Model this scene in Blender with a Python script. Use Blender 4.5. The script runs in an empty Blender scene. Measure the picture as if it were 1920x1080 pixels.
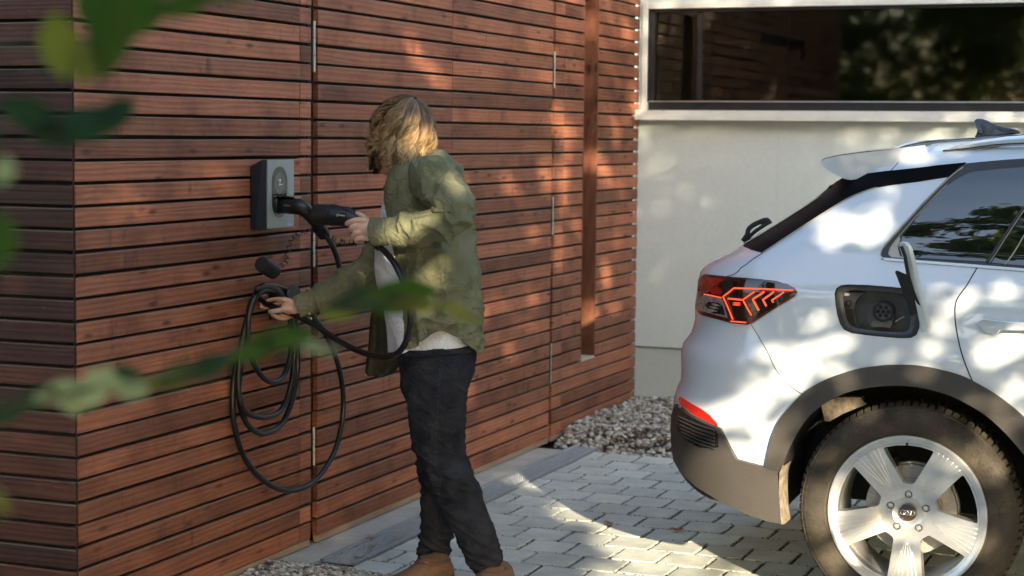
import bpy, bmesh, math, random
import numpy as np
from math import sin, cos, pi, radians, sqrt, atan2, exp
from mathutils import Vector, Matrix, noise, geometry
from mathutils.bvhtree import BVHTree

scene = bpy.context.scene
COL = scene.collection
V = Vector

# ------------------------------------------------------------------ camera
LENS_PX = 3409.37
YAW, PITCH, ROLL = .38186, .08406, .010088
CAM = V((3.30236, 0.0, 1.60083))
_f = V((-sin(YAW)*cos(PITCH), cos(YAW)*cos(PITCH), -sin(PITCH)))
_r0 = V((cos(YAW), sin(YAW), 0)); _u0 = _r0.cross(_f)
_r = _r0*cos(ROLL) + _u0*sin(ROLL); _u = -_r0*sin(ROLL) + _u0*cos(ROLL)
cam_data = bpy.data.cameras.new('camera'); cam = bpy.data.objects.new('camera', cam_data); COL.objects.link(cam)
cam.matrix_world = Matrix(((_r.x, _u.x, -_f.x, CAM.x), (_r.y, _u.y, -_f.y, CAM.y), (_r.z, _u.z, -_f.z, CAM.z), (0, 0, 0, 1)))
cam_data.sensor_width = 36; cam_data.lens = LENS_PX/1920*36
cam_data.clip_start = .05; cam_data.clip_end = 400
cam_data.dof.use_dof = True; cam_data.dof.focus_distance = 5.95; cam_data.dof.aperture_fstop = 4.4
scene.camera = cam

# ------------------------------------------------------------------ sky and sun
SUN_EL, SUN_AZ = radians(16.5), radians(-54)      # azimuth from +X
S = V((cos(SUN_EL)*cos(SUN_AZ), cos(SUN_EL)*sin(SUN_AZ), sin(SUN_EL)))
world = bpy.data.worlds.new('World'); scene.world = world; world.use_nodes = True
wn = world.node_tree.nodes; wl = world.node_tree.links
bg = wn['Background']
sky = wn.new('ShaderNodeTexSky'); sky.sky_type = 'NISHITA'; sky.sun_disc = False
sky.sun_elevation = SUN_EL; sky.sun_rotation = radians(144)
sky.air_density = 1.0; sky.dust_density = 2.3; sky.ozone_density = 1.1
wl.new(sky.outputs[0], bg.inputs[0]); bg.inputs[1].default_value = 0.15
sun_d = bpy.data.lights.new('sun', 'SUN'); sun_d.energy = 4.3; sun_d.angle = radians(.53); sun_d.color = (1.0, .83, .60)
sun = bpy.data.objects.new('sun', sun_d); COL.objects.link(sun)
sun.rotation_euler = (-S).to_track_quat('-Z', 'Y').to_euler(); sun.location = S*30
scene.view_settings.view_transform = 'Standard'; scene.view_settings.look = 'None'
scene.view_settings.gamma = 1; scene.view_settings.exposure = 2.02
scene.render.engine = 'CYCLES'

# ------------------------------------------------------------------ placing
def ray(px, py):
    return _f + _r*((px-960)/LENS_PX) + _u*((540-py)/LENS_PX)
def onX(px, py, x):
    d = ray(px, py); return CAM + d*((x-CAM.x)/d.x)
def onY(px, py, y):
    d = ray(px, py); return CAM + d*((y-CAM.y)/d.y)
def onZ(px, py, z=0):
    d = ray(px, py); return CAM + d*((z-CAM.z)/d.z)
def scr(P):
    v = P-CAM; z = v.dot(_f); return 960+LENS_PX*v.dot(_r)/z, 540-LENS_PX*v.dot(_u)/z

# ------------------------------------------------------------------ objects
def tag(o, label=None, cat=None, group=None, kind=None):
    if label: o['label'] = label
    if cat: o['category'] = cat
    if group: o['group'] = group
    if kind: o['kind'] = kind
    return o
def thing(name, loc, label, cat, group=None):
    o = bpy.data.objects.new(name, None); COL.objects.link(o); o.location = loc; o.empty_display_size = .1
    return tag(o, label, cat, group)
def wloc(o):
    p = V(o.location)
    if o.parent: p = p + wloc(o.parent)
    return p
def mk(name, verts, faces, mat, parent=None, smooth=False, loc=None, angle=None):
    """a mesh object; verts in world space, stored about its own origin"""
    verts = [V(v) for v in verts]
    if loc is None:
        mn = [min(v[i] for v in verts) for i in range(3)]; mx = [max(v[i] for v in verts) for i in range(3)]
        loc = V([(a+b)/2 for a, b in zip(mn, mx)])
        if parent is None: loc.z = mn[2]
    me = bpy.data.meshes.new(name)
    me.from_pydata([tuple(v-loc) for v in verts], [], faces); me.update()
    if mat is not None:
        for m in (mat if isinstance(mat, (list, tuple)) else [mat]): me.materials.append(m)
    if smooth:
        me.polygons.foreach_set('use_smooth', [True]*len(me.polygons))
        if angle: me.set_sharp_from_angle(angle=radians(angle))
    o = bpy.data.objects.new(name, me); COL.objects.link(o)
    if parent is not None:
        o.parent = parent; o.location = loc - wloc(parent)
    else: o.location = loc
    return o
def share(name, me, loc, parent=None, scale=None, rot=None):
    o = bpy.data.objects.new(name, me); COL.objects.link(o)
    if parent is not None: o.parent = parent; o.location = V(loc)-wloc(parent)
    else: o.location = loc
    if scale: o.scale = scale
    if rot: o.rotation_euler = rot
    return o
class G:
    """gathers geometry in world space"""
    def __init__(s): s.v = []; s.f = []
    def add(s, v, f):
        b = len(s.v); s.v += [V(p) for p in v]; s.f += [tuple(i+b for i in q) for q in f]; return s
    def box(s, a, b, bev=0):
        x0, y0, z0 = a; x1, y1, z1 = b
        bm = bmesh.new(); bmesh.ops.create_cube(bm, size=1)
        for v in bm.verts: v.co = V(((x0+x1)/2+v.co.x*(x1-x0), (y0+y1)/2+v.co.y*(y1-y0), (z0+z1)/2+v.co.z*(z1-z0)))
        if bev: bmesh.ops.bevel(bm, geom=bm.edges[:], offset=bev, segments=2, affect='EDGES', profile=.6)
        return s.bm(bm)
    def bm(s, bm):
        bm.verts.ensure_lookup_table(); bm.verts.index_update()
        s.add([v.co.copy() for v in bm.verts], [[v.index for v in f.verts] for f in bm.faces]); bm.free(); return s
    def tube(s, pts, rad, n=8, cap=True, closed=False, flat=None, up=None):
        pts = [V(p) for p in pts]; m = len(pts)
        rads = list(rad) if isinstance(rad, list) else [rad]*m
        if len(rads) < m: rads += [rads[-1]]*(m-len(rads))
        vs = []; fs = []; nrm = None
        for i, p in enumerate(pts):
            if closed: t = pts[(i+1) % m]-pts[i-1]
            else: t = pts[min(i+1, m-1)]-pts[max(i-1, 0)]
            if t.length < 1e-9: t = V((0, 0, 1))
            t.normalize()
            if nrm is None:
                a = V(up) if up else (V((0, 0, 1)) if abs(t.z) < .9 else V((1, 0, 0)))
                nrm = (a - t*a.dot(t)).normalized()
            else:
                nrm = (nrm - t*nrm.dot(t)); nrm = nrm.normalized() if nrm.length > 1e-6 else t.orthogonal().normalized()
            b = t.cross(nrm); r = rads[i]
            ra, rb = (r if isinstance(r, (tuple, list)) else (r, r*(flat or 1)))
            for k in range(n):
                a = 2*pi*k/n; vs.append(p + nrm*(cos(a)*ra) + b*(sin(a)*rb))
        for i in range(m if closed else m-1):
            j = (i+1) % m
            for k in range(n):
                l = (k+1) % n; fs.append((i*n+k, i*n+l, j*n+l, j*n+k))
        if cap and not closed:
            fs.append(tuple(range(n-1, -1, -1))); fs.append(tuple((m-1)*n+k for k in range(n)))
        return s.add(vs, fs)
    def lathe(s, prof, c, axis='Y', n=64, a0=0):
        """prof: (radius, height along axis); c centre"""
        vs = []; fs = []; m = len(prof); c = V(c)
        for k in range(n):
            a = a0+2*pi*k/n
            for r, h in prof:
                if axis == 'Y': vs.append(c+V((r*cos(a), h, r*sin(a))))
                elif axis == 'Z': vs.append(c+V((r*cos(a), r*sin(a), h)))
                else: vs.append(c+V((h, r*cos(a), r*sin(a))))
        for k in range(n):
            l = (k+1) % n
            for i in range(m-1): fs.append((k*m+i, k*m+i+1, l*m+i+1, l*m+i))
        return s.add(vs, fs)
    def ball(s, c, r, nu=16, nv=10, rot=None):
        c = V(c); r = r if isinstance(r, (tuple, list)) else (r, r, r); vs = []; fs = []
        for j in range(nv+1):
            ph = pi*j/nv
            for i in range(nu):
                a = 2*pi*i/nu; p = V((r[0]*sin(ph)*cos(a), r[1]*sin(ph)*sin(a), r[2]*cos(ph)))
                if rot is not None: p = rot @ p
                vs.append(c+p)
        for j in range(nv):
            for i in range(nu):
                l = (i+1) % nu; fs.append((j*nu+i, (j+1)*nu+i, (j+1)*nu+l, j*nu+l))
        return s.add(vs, fs)
    def prism(s, poly, off):
        """closed polygon swept by the vector off"""
        n = len(poly); off = V(off); s.add([V(p) for p in poly]+[V(p)+off for p in poly],
            [tuple(range(n-1, -1, -1)), tuple(range(n, 2*n))]+[(i, (i+1) % n, n+(i+1) % n, n+i) for i in range(n)]); return s
    def make(s, name, mat, parent=None, smooth=False, angle=None, loc=None):
        return mk(name, s.v, s.f, mat, parent, smooth or bool(angle), loc, angle)
def smoothpts(pts, n=8, closed=False):
    """Catmull-Rom through the points; works on tuples of any length"""
    out = []; m = len(pts); P = [np.array(p, dtype=float) for p in pts]
    seg = m if closed else m-1
    for i in range(seg):
        if closed: a, b, c, d = P[i-1], P[i], P[(i+1) % m], P[(i+2) % m]
        else: a, b, c, d = P[max(i-1, 0)], P[i], P[i+1], P[min(i+2, m-1)]
        for k in range(n):
            t = k/n; out.append(.5*((2*b)+(-a+c)*t+(2*a-5*b+4*c-d)*t*t+(-a+3*b-3*c+d)*t**3))
    if not closed: out.append(P[-1])
    return [tuple(float(x) for x in o) for o in out]
def lerp_tab(tab, x):
    if x <= tab[0][0]: return tab[0][1]
    for (a, p), (b, q) in zip(tab, tab[1:]):
        if x <= b: return p+(q-p)*(x-a)/(b-a)
    return tab[-1][1]
def sst(a, b, x):
    t = max(0, min(1, (x-a)/(b-a))); return t*t*(3-2*t)

# ------------------------------------------------------------------ materials
class Mt:
    def __init__(s, name, base=(.5, .5, .5), rough=.6, metal=0, coat=0, spec=.5):
        s.m = bpy.data.materials.new(name); s.m.use_nodes = True
        s.n = s.m.node_tree.nodes; s.l = s.m.node_tree.links
        s.p = s.n['Principled BSDF']; i = s.p.inputs
        i['Base Color'].default_value = (*base, 1); i['Roughness'].default_value = rough; i['Metallic'].default_value = metal
        i['Coat Weight'].default_value = coat; i['Specular IOR Level'].default_value = spec
        s.tc = s.n.new('ShaderNodeTexCoord')
    def node(s, t, **kw):
        n = s.n.new(t)
        for k, v in kw.items():
            if k in n.inputs: n.inputs[k].default_value = v
            else: setattr(n, k, v)
        return n
    def coords(s, scale=(1, 1, 1), rnd=False, src='Object'):
        m = s.node('ShaderNodeMapping'); m.inputs['Scale'].default_value = scale
        if rnd:
            oi = s.node('ShaderNodeObjectInfo'); mul = s.node('ShaderNodeMath', operation='MULTIPLY'); mul.inputs[1].default_value = 57.3
            s.l.new(oi.outputs['Random'], mul.inputs[0]); s.l.new(mul.outputs[0], m.inputs['Location'])
        s.l.new(s.tc.outputs[src], m.inputs['Vector']); return m.outputs[0]
    def noise(s, vec, scale, detail=4, rough=.55, dist=0):
        n = s.node('ShaderNodeTexNoise', Scale=scale, Detail=detail, Roughness=rough, Distortion=dist); s.l.new(vec, n.inputs['Vector']); return n.outputs['Fac']
    def ramp(s, fac, stops, interp='LINEAR'):
        r = s.node('ShaderNodeValToRGB'); r.color_ramp.interpolation = interp; e = r.color_ramp.elements
        while len(e) < len(stops): e.new(.5)
        for q, (p, c) in zip(e, stops):
            q.position = p; q.color = (*c, 1) if isinstance(c, (tuple, list)) else (c, c, c, 1)
        s.l.new(fac, r.inputs[0]); return r.outputs[0]
    def mix(s, fac, a, b, mode='MIX'):
        m = s.node('ShaderNodeMix', data_type='RGBA', blend_type=mode)
        for sock, val in ((m.inputs[0], fac), (m.inputs[6], a), (m.inputs[7], b)):
            if isinstance(val, bpy.types.NodeSocket): s.l.new(val, sock)
            elif isinstance(val, (tuple, list)): sock.default_value = (*val, 1)
            else: sock.default_value = val
        return m.outputs[2]
    def math(s, op, a, b=None):
        m = s.node('ShaderNodeMath', operation=op)
        for k, val in enumerate((a, b)):
            if val is None: continue
            if isinstance(val, bpy.types.NodeSocket): s.l.new(val, m.inputs[k])
            else: m.inputs[k].default_value = val
        return m.outputs[0]
    def color(s, sock): s.l.new(sock, s.p.inputs['Base Color']); return s
    def roughness(s, sock): s.l.new(sock, s.p.inputs['Roughness']); return s
    def bump(s, h, strength=.3, dist=.01):
        b = s.node('ShaderNodeBump', Strength=strength, Distance=dist); s.l.new(h, b.inputs['Height']); s.l.new(b.outputs[0], s.p.inputs['Normal']); return s
def simple(name, c1, c2, rough=.6, scale=20, bump=.1, metal=0, coat=0, bd=.004, spec=.5, stretch=(1, 1, 1), detail=5):
    m = Mt(name, c1, rough, metal, coat, spec); v = m.coords(stretch); n = m.noise(v, scale, detail)
    m.color(m.ramp(n, [(.3, c1), (.72, c2)]))
    if bump: m.bump(m.noise(v, scale*3, 4), bump, bd)
    return m.m

def wood(name, along, dark=1.0):
    """stained larch boards; along = index of the axis the board runs along"""
    m = Mt(name, (.2, .08, .05), .62, spec=.35)
    st = [1, 1, 1]; st[along] = .07
    v = m.coords(tuple(st), rnd=True); vo = m.coords((1, 1, 1), rnd=True)
    warp = m.noise(vo, 2.2, 3)
    fine = m.noise(v, 260, 4, .7, .3)
    grain = m.noise(v, 42, 5, .62, 1.6)
    rings = m.node('ShaderNodeTexWave', wave_type='BANDS', bands_direction='Z', Scale=17, Distortion=9, Detail=3)
    rings.inputs['Detail Scale'].default_value = .9; m.l.new(v, rings.inputs['Vector'])
    big = m.noise(vo, 3.2, 5, .6)
    oi = m.node('ShaderNodeObjectInfo')
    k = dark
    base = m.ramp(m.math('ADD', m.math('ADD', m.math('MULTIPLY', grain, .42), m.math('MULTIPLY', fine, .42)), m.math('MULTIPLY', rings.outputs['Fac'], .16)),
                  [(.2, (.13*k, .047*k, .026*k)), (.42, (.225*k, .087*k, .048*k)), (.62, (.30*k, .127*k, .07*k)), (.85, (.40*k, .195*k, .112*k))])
    tone = m.ramp(oi.outputs['Random'], [(0, (.58, .54, .52)), (.5, (.98, .90, .86)), (1, (1.34, 1.22, 1.14))])
    c = m.mix(1.0, base, tone, 'MULTIPLY')
    stain = m.ramp(big, [(.33, (.5, .44, .44)), (.5, (.96, .96, .96)), (.7, (1.2, 1.17, 1.15))])
    c = m.mix(.8, c, stain, 'MULTIPLY')
    # knots
    kv = m.coords((1, 1, 1), rnd=True); vor = m.node('ShaderNodeTexVoronoi', Scale=1.0)
    sc = [24, 24, 24]; sc[along] = 7.5
    km = m.node('ShaderNodeMapping'); km.inputs['Scale'].default_value = sc; m.l.new(kv, km.inputs['Vector']); m.l.new(km.outputs[0], vor.inputs['Vector'])
    # only some of the cells carry a knot
    sel = m.math('GREATER_THAN', m.node('ShaderNodeSeparateColor').outputs[0], .72)
    sep = m.n[-1]
    for n_ in m.n:
        if n_.bl_idname == 'ShaderNodeSeparateColor': m.l.new(vor.outputs['Color'], n_.inputs[0])
    kn = m.ramp(vor.outputs['Distance'], [(.10, 1.0), (.17, .55), (.30, 0.0)])
    kf = m.math('MULTIPLY', m.math('MULTIPLY', kn, sel), .85)
    c = m.mix(kf, c, (.05*k, .018*k, .011*k))
    # vertical saw and water marks
    vs = [30, 30, 6]; vs[along] = 38
    vm = m.node('ShaderNodeMapping'); vm.inputs['Scale'].default_value = vs; m.l.new(kv, vm.inputs['Vector'])
    saw = m.noise(vm.outputs[0], 1.0, 3)
    patch = m.ramp(m.noise(vo, 5.5, 3), [(.55, 0.0), (.68, 1.0)])
    c = m.mix(m.math('MULTIPLY', m.math('MULTIPLY', m.ramp(saw, [(.5, 0.0), (.66, 1.0)]), patch), .62), c, (.035, .015, .012))
    # worn pale arrises and grey weathering on the tops
    geo = m.node('ShaderNodeNewGeometry'); sx = m.node('ShaderNodeSeparateXYZ'); m.l.new(geo.outputs['True Normal'], sx.inputs[0])
    so = m.node('ShaderNodeSeparateXYZ'); m.l.new(m.tc.outputs['Object'], so.inputs[0])
    lip = m.math('GREATER_THAN', so.outputs[0], -.009) if along == 1 else (m.math('LESS_THAN', so.outputs[1], .009) if along == 0 else 0.0)
    up = m.math('MULTIPLY', m.math('GREATER_THAN', sx.outputs[2], .3), lip)
    wear = m.ramp(m.noise(v, 14, 5), [(.38, 0.0), (.58, 1.0)])
    c = m.mix(m.math('MULTIPLY', up, m.math('MULTIPLY', m.math('ADD', wear, .05), .5)), c, (.19, .155, .115))
    chips = m.ramp(m.noise(m.coords((1, 1, 3), rnd=True), 22, 6, .7), [(.69, 0.0), (.735, 1.0)])
    c = m.mix(m.math('MULTIPLY', chips, .45), c, (.40, .30, .23))
    m.color(c)
    m.roughness(m.ramp(grain, [(.3, .5), (.7, .75)]))
    m.bump(m.math('ADD', grain, m.math('MULTIPLY', rings.outputs['Fac'], .5)), .55, .0022)
    return m.m
WOODY = wood('stained_timber_along', 1); WOODX = wood('shaded_timber_return', 0, .27); WOODZ = wood('stained_timber_jamb', 2, .5)  # return boards are a darker copy, leaf shade put into their colour
DARK = simple('black_membrane', (.008, .008, .008), (.014, .012, .011), .9, 12, .1)
def plaster(name, c, s=1.0):
    m = Mt(name, c, .88, spec=.2); v = m.coords()
    n = m.noise(v, 1.6, 5, .6); f = m.noise(v, 34, 6, .7)
    a = tuple(x*.97 for x in c); b = tuple(min(1, x*1.02) for x in c)
    col = m.ramp(n, [(.3, a), (.7, b)])
    col = m.mix(.35, col, m.ramp(f, [(.3, .86), (.6, 1.05)]), 'MULTIPLY')
    sep = m.node('ShaderNodeSeparateXYZ'); m.l.new(m.tc.outputs['Object'], sep.inputs[0])
    drip = m.ramp(m.noise(m.coords((9, 9, .5)), 1.5, 4), [(.55, 0.0), (.75, 1.0)])
    col = m.mix(m.math('MULTIPLY', drip, .10), col, (.42, .43, .36))
    m.color(col); m.bump(f, .30*s, .004); return m.m
PLASTER = plaster('render_plaster', (.62, .69, .665)); PLINTH = plaster('plinth_plaster', (.49, .545, .50), .5)
HOLEDATA_Y = [
 (1101, 600, 9.46, 34, 52, .98), (1113, 300, 9.46, 14, 10, .95),  # px, py, plane, radii in px
 # white wall and window
 (1240, 60, 10.2, 8, 40), (1210, 130, 10.2, 14, 50), (1400, 12, 10.18, 260, 10), (1800, 8, 10.18, 200, 8), (1520, 245, 10.2, 50, 16), (1620, 258, 10.2, 90, 26), (1740, 262, 10.2, 70, 18), (1860, 240, 10.2, 60, 14), (1240, 216, 10.12, 60, 9),
 (1285, 492, 10.2, 13, 20), (1238, 505, 10.2, 9, 15), (1232, 400, 10.2, 6, 9), (1330, 375, 10.2, 8, 8), (1432, 372, 10.2, 7, 14), (1485, 300, 10.2, 4, 6),
 # person
 (800, 425, 5.52, 52, 17), (745, 442, 5.52, 30, 8), (860, 395, 5.52, 18, 16), (800, 500, 5.62, 26, 22), (858, 345, 5.6, 18, 10), (782, 262, 5.72, 24, 28, .72), (815, 285, 5.7, 18, 18, .7), (748, 290, 5.72, 10, 10, .7),
 # car
 (1600, 415, 6.10, 66, 30), (1655, 360, 6.16, 30, 14), (1565, 440, 6.06, 18, 16), (1640, 440, 6.04, 22, 22), (1720, 296, 6.25, 70, 8),
 (1450, 835, 5.97, 26, 28), (1405, 800, 5.99, 9, 12), (1480, 790, 5.96, 12, 16), (1520, 655, 5.97, 34, 7), (1440, 668, 6.0, 22, 6), (1490, 690, 5.97, 26, 7), (1585, 640, 5.96, 18, 7), (1560, 690, 5.96, 20, 6),
 (1660, 668, 5.96, 26, 6), (1740, 655, 5.96, 18, 10), (1772, 600, 5.96, 9, 20), (1760, 545, 5.98, 12, 8), (1810, 560, 5.97, 16, 8), (1850, 668, 5.96, 26, 14), (1905, 640, 5.96, 16, 18), (1890, 540, 5.98, 26, 6), (1895, 715, 5.96, 22, 12), (1590, 560, 5.98, 8, 6), (1545, 600, 5.97, 14, 5),
 # wheel and bumper
 (1790, 880, 5.95, 52, 42), (1870, 880, 5.95, 42, 60), (1800, 1000, 5.95, 70, 46), (1690, 970, 5.95, 34, 30), (1620, 1020, 5.95, 40, 34), (1585, 920, 5.95, 14, 26), (1545, 850, 5.95, 9, 7), (1535, 950, 5.95, 10, 40), (1655, 850, 5.95, 22, 8), (1710, 1060, 5.95, 40, 20), (1840, 760, 5.95, 50, 10), (1725, 702, 5.95, 16, 5), (1590, 725, 5.95, 12, 6), (1880, 790, 5.95, 30, 14),
 (1590, 770, 6.1, 26, 14), (1500, 860, 5.97, 6, 28), (1440, 930, 5.97, 22, 8), (1360, 915, 6.05, 14, 10), (1467, 900, 5.97, 5, 34), (1310, 880, 6.1, 12, 5),
]
HOLEDATA_X = [
 (1060, 248, 34, 40), (1020, 320, 22, 40), (960, 352, 42, 22), (995, 420, 34, 26), (1050, 470, 20, 40), (1055, 330, 14, 40), (1175, 52, 18, 22), (1188, 180, 10, 30), (1155, 250, 14, 20),
 (1140, 520, 24, 34), (1150, 575, 22, 30), (1135, 320, 18, 26), (1165, 360, 16, 18), (1160, 440, 12, 30), (800, 122, 22, 10), (770, 90, 9, 18), (835, 155, 30, 7), (1000, 560, 20, 12), (980, 600, 30, 8), (930, 570, 20, 8), (960, 660, 18, 8), (900, 590, 14, 14), (878, 735, 8, 12), (1080, 420, 16, 26), (870, 340, 14, 12), (1060, 390, 14, 18),
]
HOLEDATA_G = [  # ground: px, py, metres across and up the sun's view
 (1085, 958, .12, .05), (1140, 975, .16, .06), (1215, 1000, .20, .07), (1230, 1045, .20, .07), (1180, 1020, .14, .05), (1290, 1025, .16, .05), (1270, 1075, .22, .07), (1340, 1060, .16, .06), (1060, 880, .10, .04), (1030, 905, .10, .03), (985, 900, .08, .03), (1150, 1075, .08, .03), (1400, 1085, .14, .05), (1120, 940, .08, .03),
]
# ================================================================== ground
GRND = simple('packed_earth', (.10, .085, .065), (.17, .15, .12), .95, 6, .5, bd=.02)
mk('ground', [(-60, -60, -.06), (60, -60, -.06), (60, 60, -.06), (-60, 60, -.06)], [(0, 1, 2, 3)], GRND)['kind'] = 'structure'
def concrete(name, c, sc=1.0, speck=True):
    m = Mt(name, c, .85, spec=.25); v = m.coords((1, 1, 1), rnd=True)
    n = m.noise(v, 7*sc, 5, .6); f = m.noise(v, 210*sc, 3, .7); oi = m.node('ShaderNodeObjectInfo')
    col = m.ramp(n, [(.3, tuple(x*.82 for x in c)), (.7, tuple(x*1.1 for x in c))])
    if speck:
        col = m.mix(1, col, m.ramp(f, [(.30, .45), (.42, .95), (.60, 1.0), (.72, 1.3)]), 'MULTIPLY')
    col = m.mix(.8, col, m.ramp(oi.outputs['Random'], [(0, .84), (1, 1.1)]), 'MULTIPLY')
    st = m.ramp(m.noise(m.coords((1, 1, 1), rnd=True), 30, 6, .7), [(.62, 0.0), (.72, 1.0)])
    col = m.mix(m.math('MULTIPLY', st, .35), col, (.16, .14, .10))
    m.color(col); m.bump(f, .5, .0025); return m.m
PAVE = concrete('paver_concrete', (.57, .60, .52)); SLAB = concrete('slab_concrete', (.52, .50, .42))
JOINT = Mt('joint_grit', (.09, .08, .06), .95); _v = JOINT.coords(); _n = JOINT.noise(_v, 120, 5, .8)
JOINT.color(JOINT.ramp(_n, [(.38, (.02, .017, .012)), (.55, (.06, .05, .034)), (.72, (.22, .19, .14))])); JOINT.bump(_n, .9, .006)
bed = mk('pavement', [(.285, 5.97, -.008), (9, 5.97, -.008), (9, 8.66, -.012), (.285, 8.66, -.012), (.62, -3, -.012), (9, -3, -.008), (9, 5.97, -.008), (.62, 5.97, -.012)],
         [(0, 1, 2, 3), (4, 5, 6, 7)], JOINT.m); bed['kind'] = 'structure'
# pavers: shared chamfered slabs, each an object
random.seed(5)
def paver_mesh(w, d, seed):
    rr = random.Random(seed); c = .0035; v = []
    for z, e in ((-.05, 0), (-.004, 0), (0, c)):
        for sx, sy in ((-1, -1), (0, -1), (1, -1), (1, 0), (1, 1), (0, 1), (-1, 1), (-1, 0)):
            v.append(V((sx*(w/2-e)+rr.uniform(-.0016, .0016), sy*(d/2-e)+rr.uniform(-.0016, .0016), z+(rr.uniform(-.001, .001) if z == 0 else 0))))
    f = [tuple(range(16, 24))]
    for L in (0, 8):
        for i in range(8): f.append((L+i, L+(i+1) % 8, L+8+(i+1) % 8, L+8+i))
    me = bpy.data.meshes.new('paver'); me.from_pydata(v, [], f); me.materials.append(PAVE); return me
PX, PY = .187, .1985
pm = {}
def paver(x0, x1, y, seed):
    w = round(x1-x0, 3); k = (w, seed % 5)
    if k not in pm: pm[k] = paver_mesh(w, PY-.015, seed % 5)
    o = share('paver', pm[k], ((x0+x1)/2, y+PY/2, random.uniform(-.0015, .0015)), bed, rot=(random.uniform(-.006, .006), random.uniform(-.006, .006), random.uniform(-.006, .006)))
far = G(); nrow = 0; cnt = 0
for r in range(-40, 14):
    y = 6.052+r*PY
    if y+PY > 8.68: break
    x = (.29 if y >= 5.84 else .62); off = .743-((r % 2)*.5)*PX
    first = off-math.floor((off-x-.04)/PX)*PX
    e = [x]; q = first
    while q < 5.6: e.append(q); q += PX
    for i, (a, b) in enumerate(zip(e, e[1:])):
        g = .0095
        sx, sy = scr(V(((a+b)/2, y+PY/2, 0)))
        infr = y > 5.4 and -40 < sx < 1990 and sy < 1150
        if infr and cnt < 300: paver(a+g/2+random.uniform(0, .002), b-g/2-random.uniform(0, .003), y, random.randint(0, 99)); cnt += 1
        elif y > -3: far.box((a+.003, y+.004, -.05), (b-.003, y+PY-.004, 0))
o = far.make('paver_field', PAVE, bed); o['kind'] = 'stuff'
# concrete strip and drain
strip = G().box((-.05, 5.62, -.1), (.128, 8.62, .002), .004).make('concrete_strip', SLAB); strip['kind'] = 'structure'
STEEL = simple('galvanised_steel', (.30, .32, .33), (.42, .44, .45), .6, 40, .15, metal=.25)
drain = thing('drain_channel', (.206, 7.3, 0), 'long galvanised slotted drain channel between the concrete strip and the pavers', 'drain')
G().box((.131, 5.985, -.08), (.1365, 8.66, .004)).box((.275, 5.985, -.08), (.2805, 8.66, .004)).make('edge_rail', STEEL, drain)
y = 5.99; gi = 0
gm = None
while y < 8.6:                     # half-metre gratings, perforated in diamond rows
    L = .5; bm = bmesh.new(); g = G()
    W = .134; nx, ny = 9, 33
    # plate as grid of raised bars and dimples
    if gm is None:
        g.box((-W/2, 0, -.004), (-W/2+.012, L-.004, .002)).box((W/2-.012, 0, -.004), (W/2, L-.004, .002))
        g.box((-W/2, 0, -.012), (W/2, L-.004, -.006))
        for j in range(ny):
            for i in range(nx):
                cx = -W/2+.018+(i+(.5 if j % 2 else 0))*(W-.036)/nx; cy = .01+j*(L-.02)/ny
                if cx > W/2-.016: continue
                w, d = .0052, .0042
                g.add([(cx-w, cy, -.0055), (cx, cy-d, -.0055), (cx+w, cy, -.0055), (cx, cy+d, -.0055), (cx, cy, .0002)], [(0, 1, 4), (1, 2, 4), (2, 3, 4), (3, 0, 4)])
        gm = bpy.data.meshes.new('grating'); gm.from_pydata([tuple(v) for v in g.v], [], g.f); gm.materials.append(STEEL)
    share('grating', gm, (.206, y, .002), drain); y += L+.0015; bm.free()

# gravel: angular pebbles as one heap each
def gravel(name, region, n, size, zfun, seed, label):
    rr = np.random.RandomState(seed)
    base = []; bm = bmesh.new(); bmesh.ops.create_icosphere(bm, subdivisions=1, radius=1)
    sv = np.array([v.co[:] for v in bm.verts]); sf = np.array([[v.index for v in f.verts] for f in bm.faces]); bm.free()
    allv = []; allf = []; cols = []; nb = 0
    pts = []
    while len(pts) < n:
        x, y = rr.uniform(region[0], region[1]), rr.uniform(region[2], region[3])
        z = zfun(x, y)
        if z is None: continue
        pts.append((x, y, z))
    for x, y, z in pts:
        s = size*rr.uniform(.5, 1.35); sc = s*np.array([rr.uniform(.7, 1.25), rr.uniform(.7, 1.2), rr.uniform(.4, .8)])
        v = sv*(1+rr.uniform(-.22, .22, (12, 1)))*sc if len(sv) == 12 else sv*(1+rr.uniform(-.2, .2, (len(sv), 1)))*sc
        A = Matrix.Rotation(rr.uniform(0, 6.3), 3, 'Z') @ Matrix.Rotation(rr.uniform(-.7, .7), 3, 'X')
        v = v @ np.array(A).T + np.array([x, y, z+rr.uniform(0, size*.9)])
        allv.append(v); allf.append(sf+nb); nb += len(v); cols += [rr.rand()]*len(sf)
    me = bpy.data.meshes.new(name); me.from_pydata(np.concatenate(allv).tolist(), [], np.concatenate(allf).tolist())
    at = me.attributes.new('tone', 'FLOAT', 'FACE'); at.data.foreach_set('value', cols)
    me.materials.append(GRAVEL); o = bpy.data.objects.new(name, me); COL.objects.link(o)
    tag(o, label, 'gravel', kind='stuff'); return o
_g = Mt('gravel_stone', (.4, .37, .3), .85, spec=.25); _a = _g.node('ShaderNodeAttribute', attribute_name='tone')
_c = _g.ramp(_a.outputs['Fac'], [(0, (.09, .075, .055)), (.2, (.27, .20, .13)), (.45, (.36, .345, .29)), (.75, (.50, .49, .43)), (1, (.66, .65, .58))])
_c = _g.mix(.7, _c, _g.ramp(_g.noise(_g.coords(), 60, 4), [(.3, .7), (.7, 1.15)]), 'MULTIPLY'); _g.color(_c); GRAVEL = _g.m
def gz1(x, y):
    e = 8.68+.03*sin(x*7)+.02*sin(x*19)
    if x < .27: e = 8.70+.25*max(0, .2-x)
    if y < e: return None
    return -.02+.085*sst(0, .35, y-e)*exp(-((x-.45)/1.1)**2)+.02*noise.noise(V((x*3, y*3, 0)))
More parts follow.
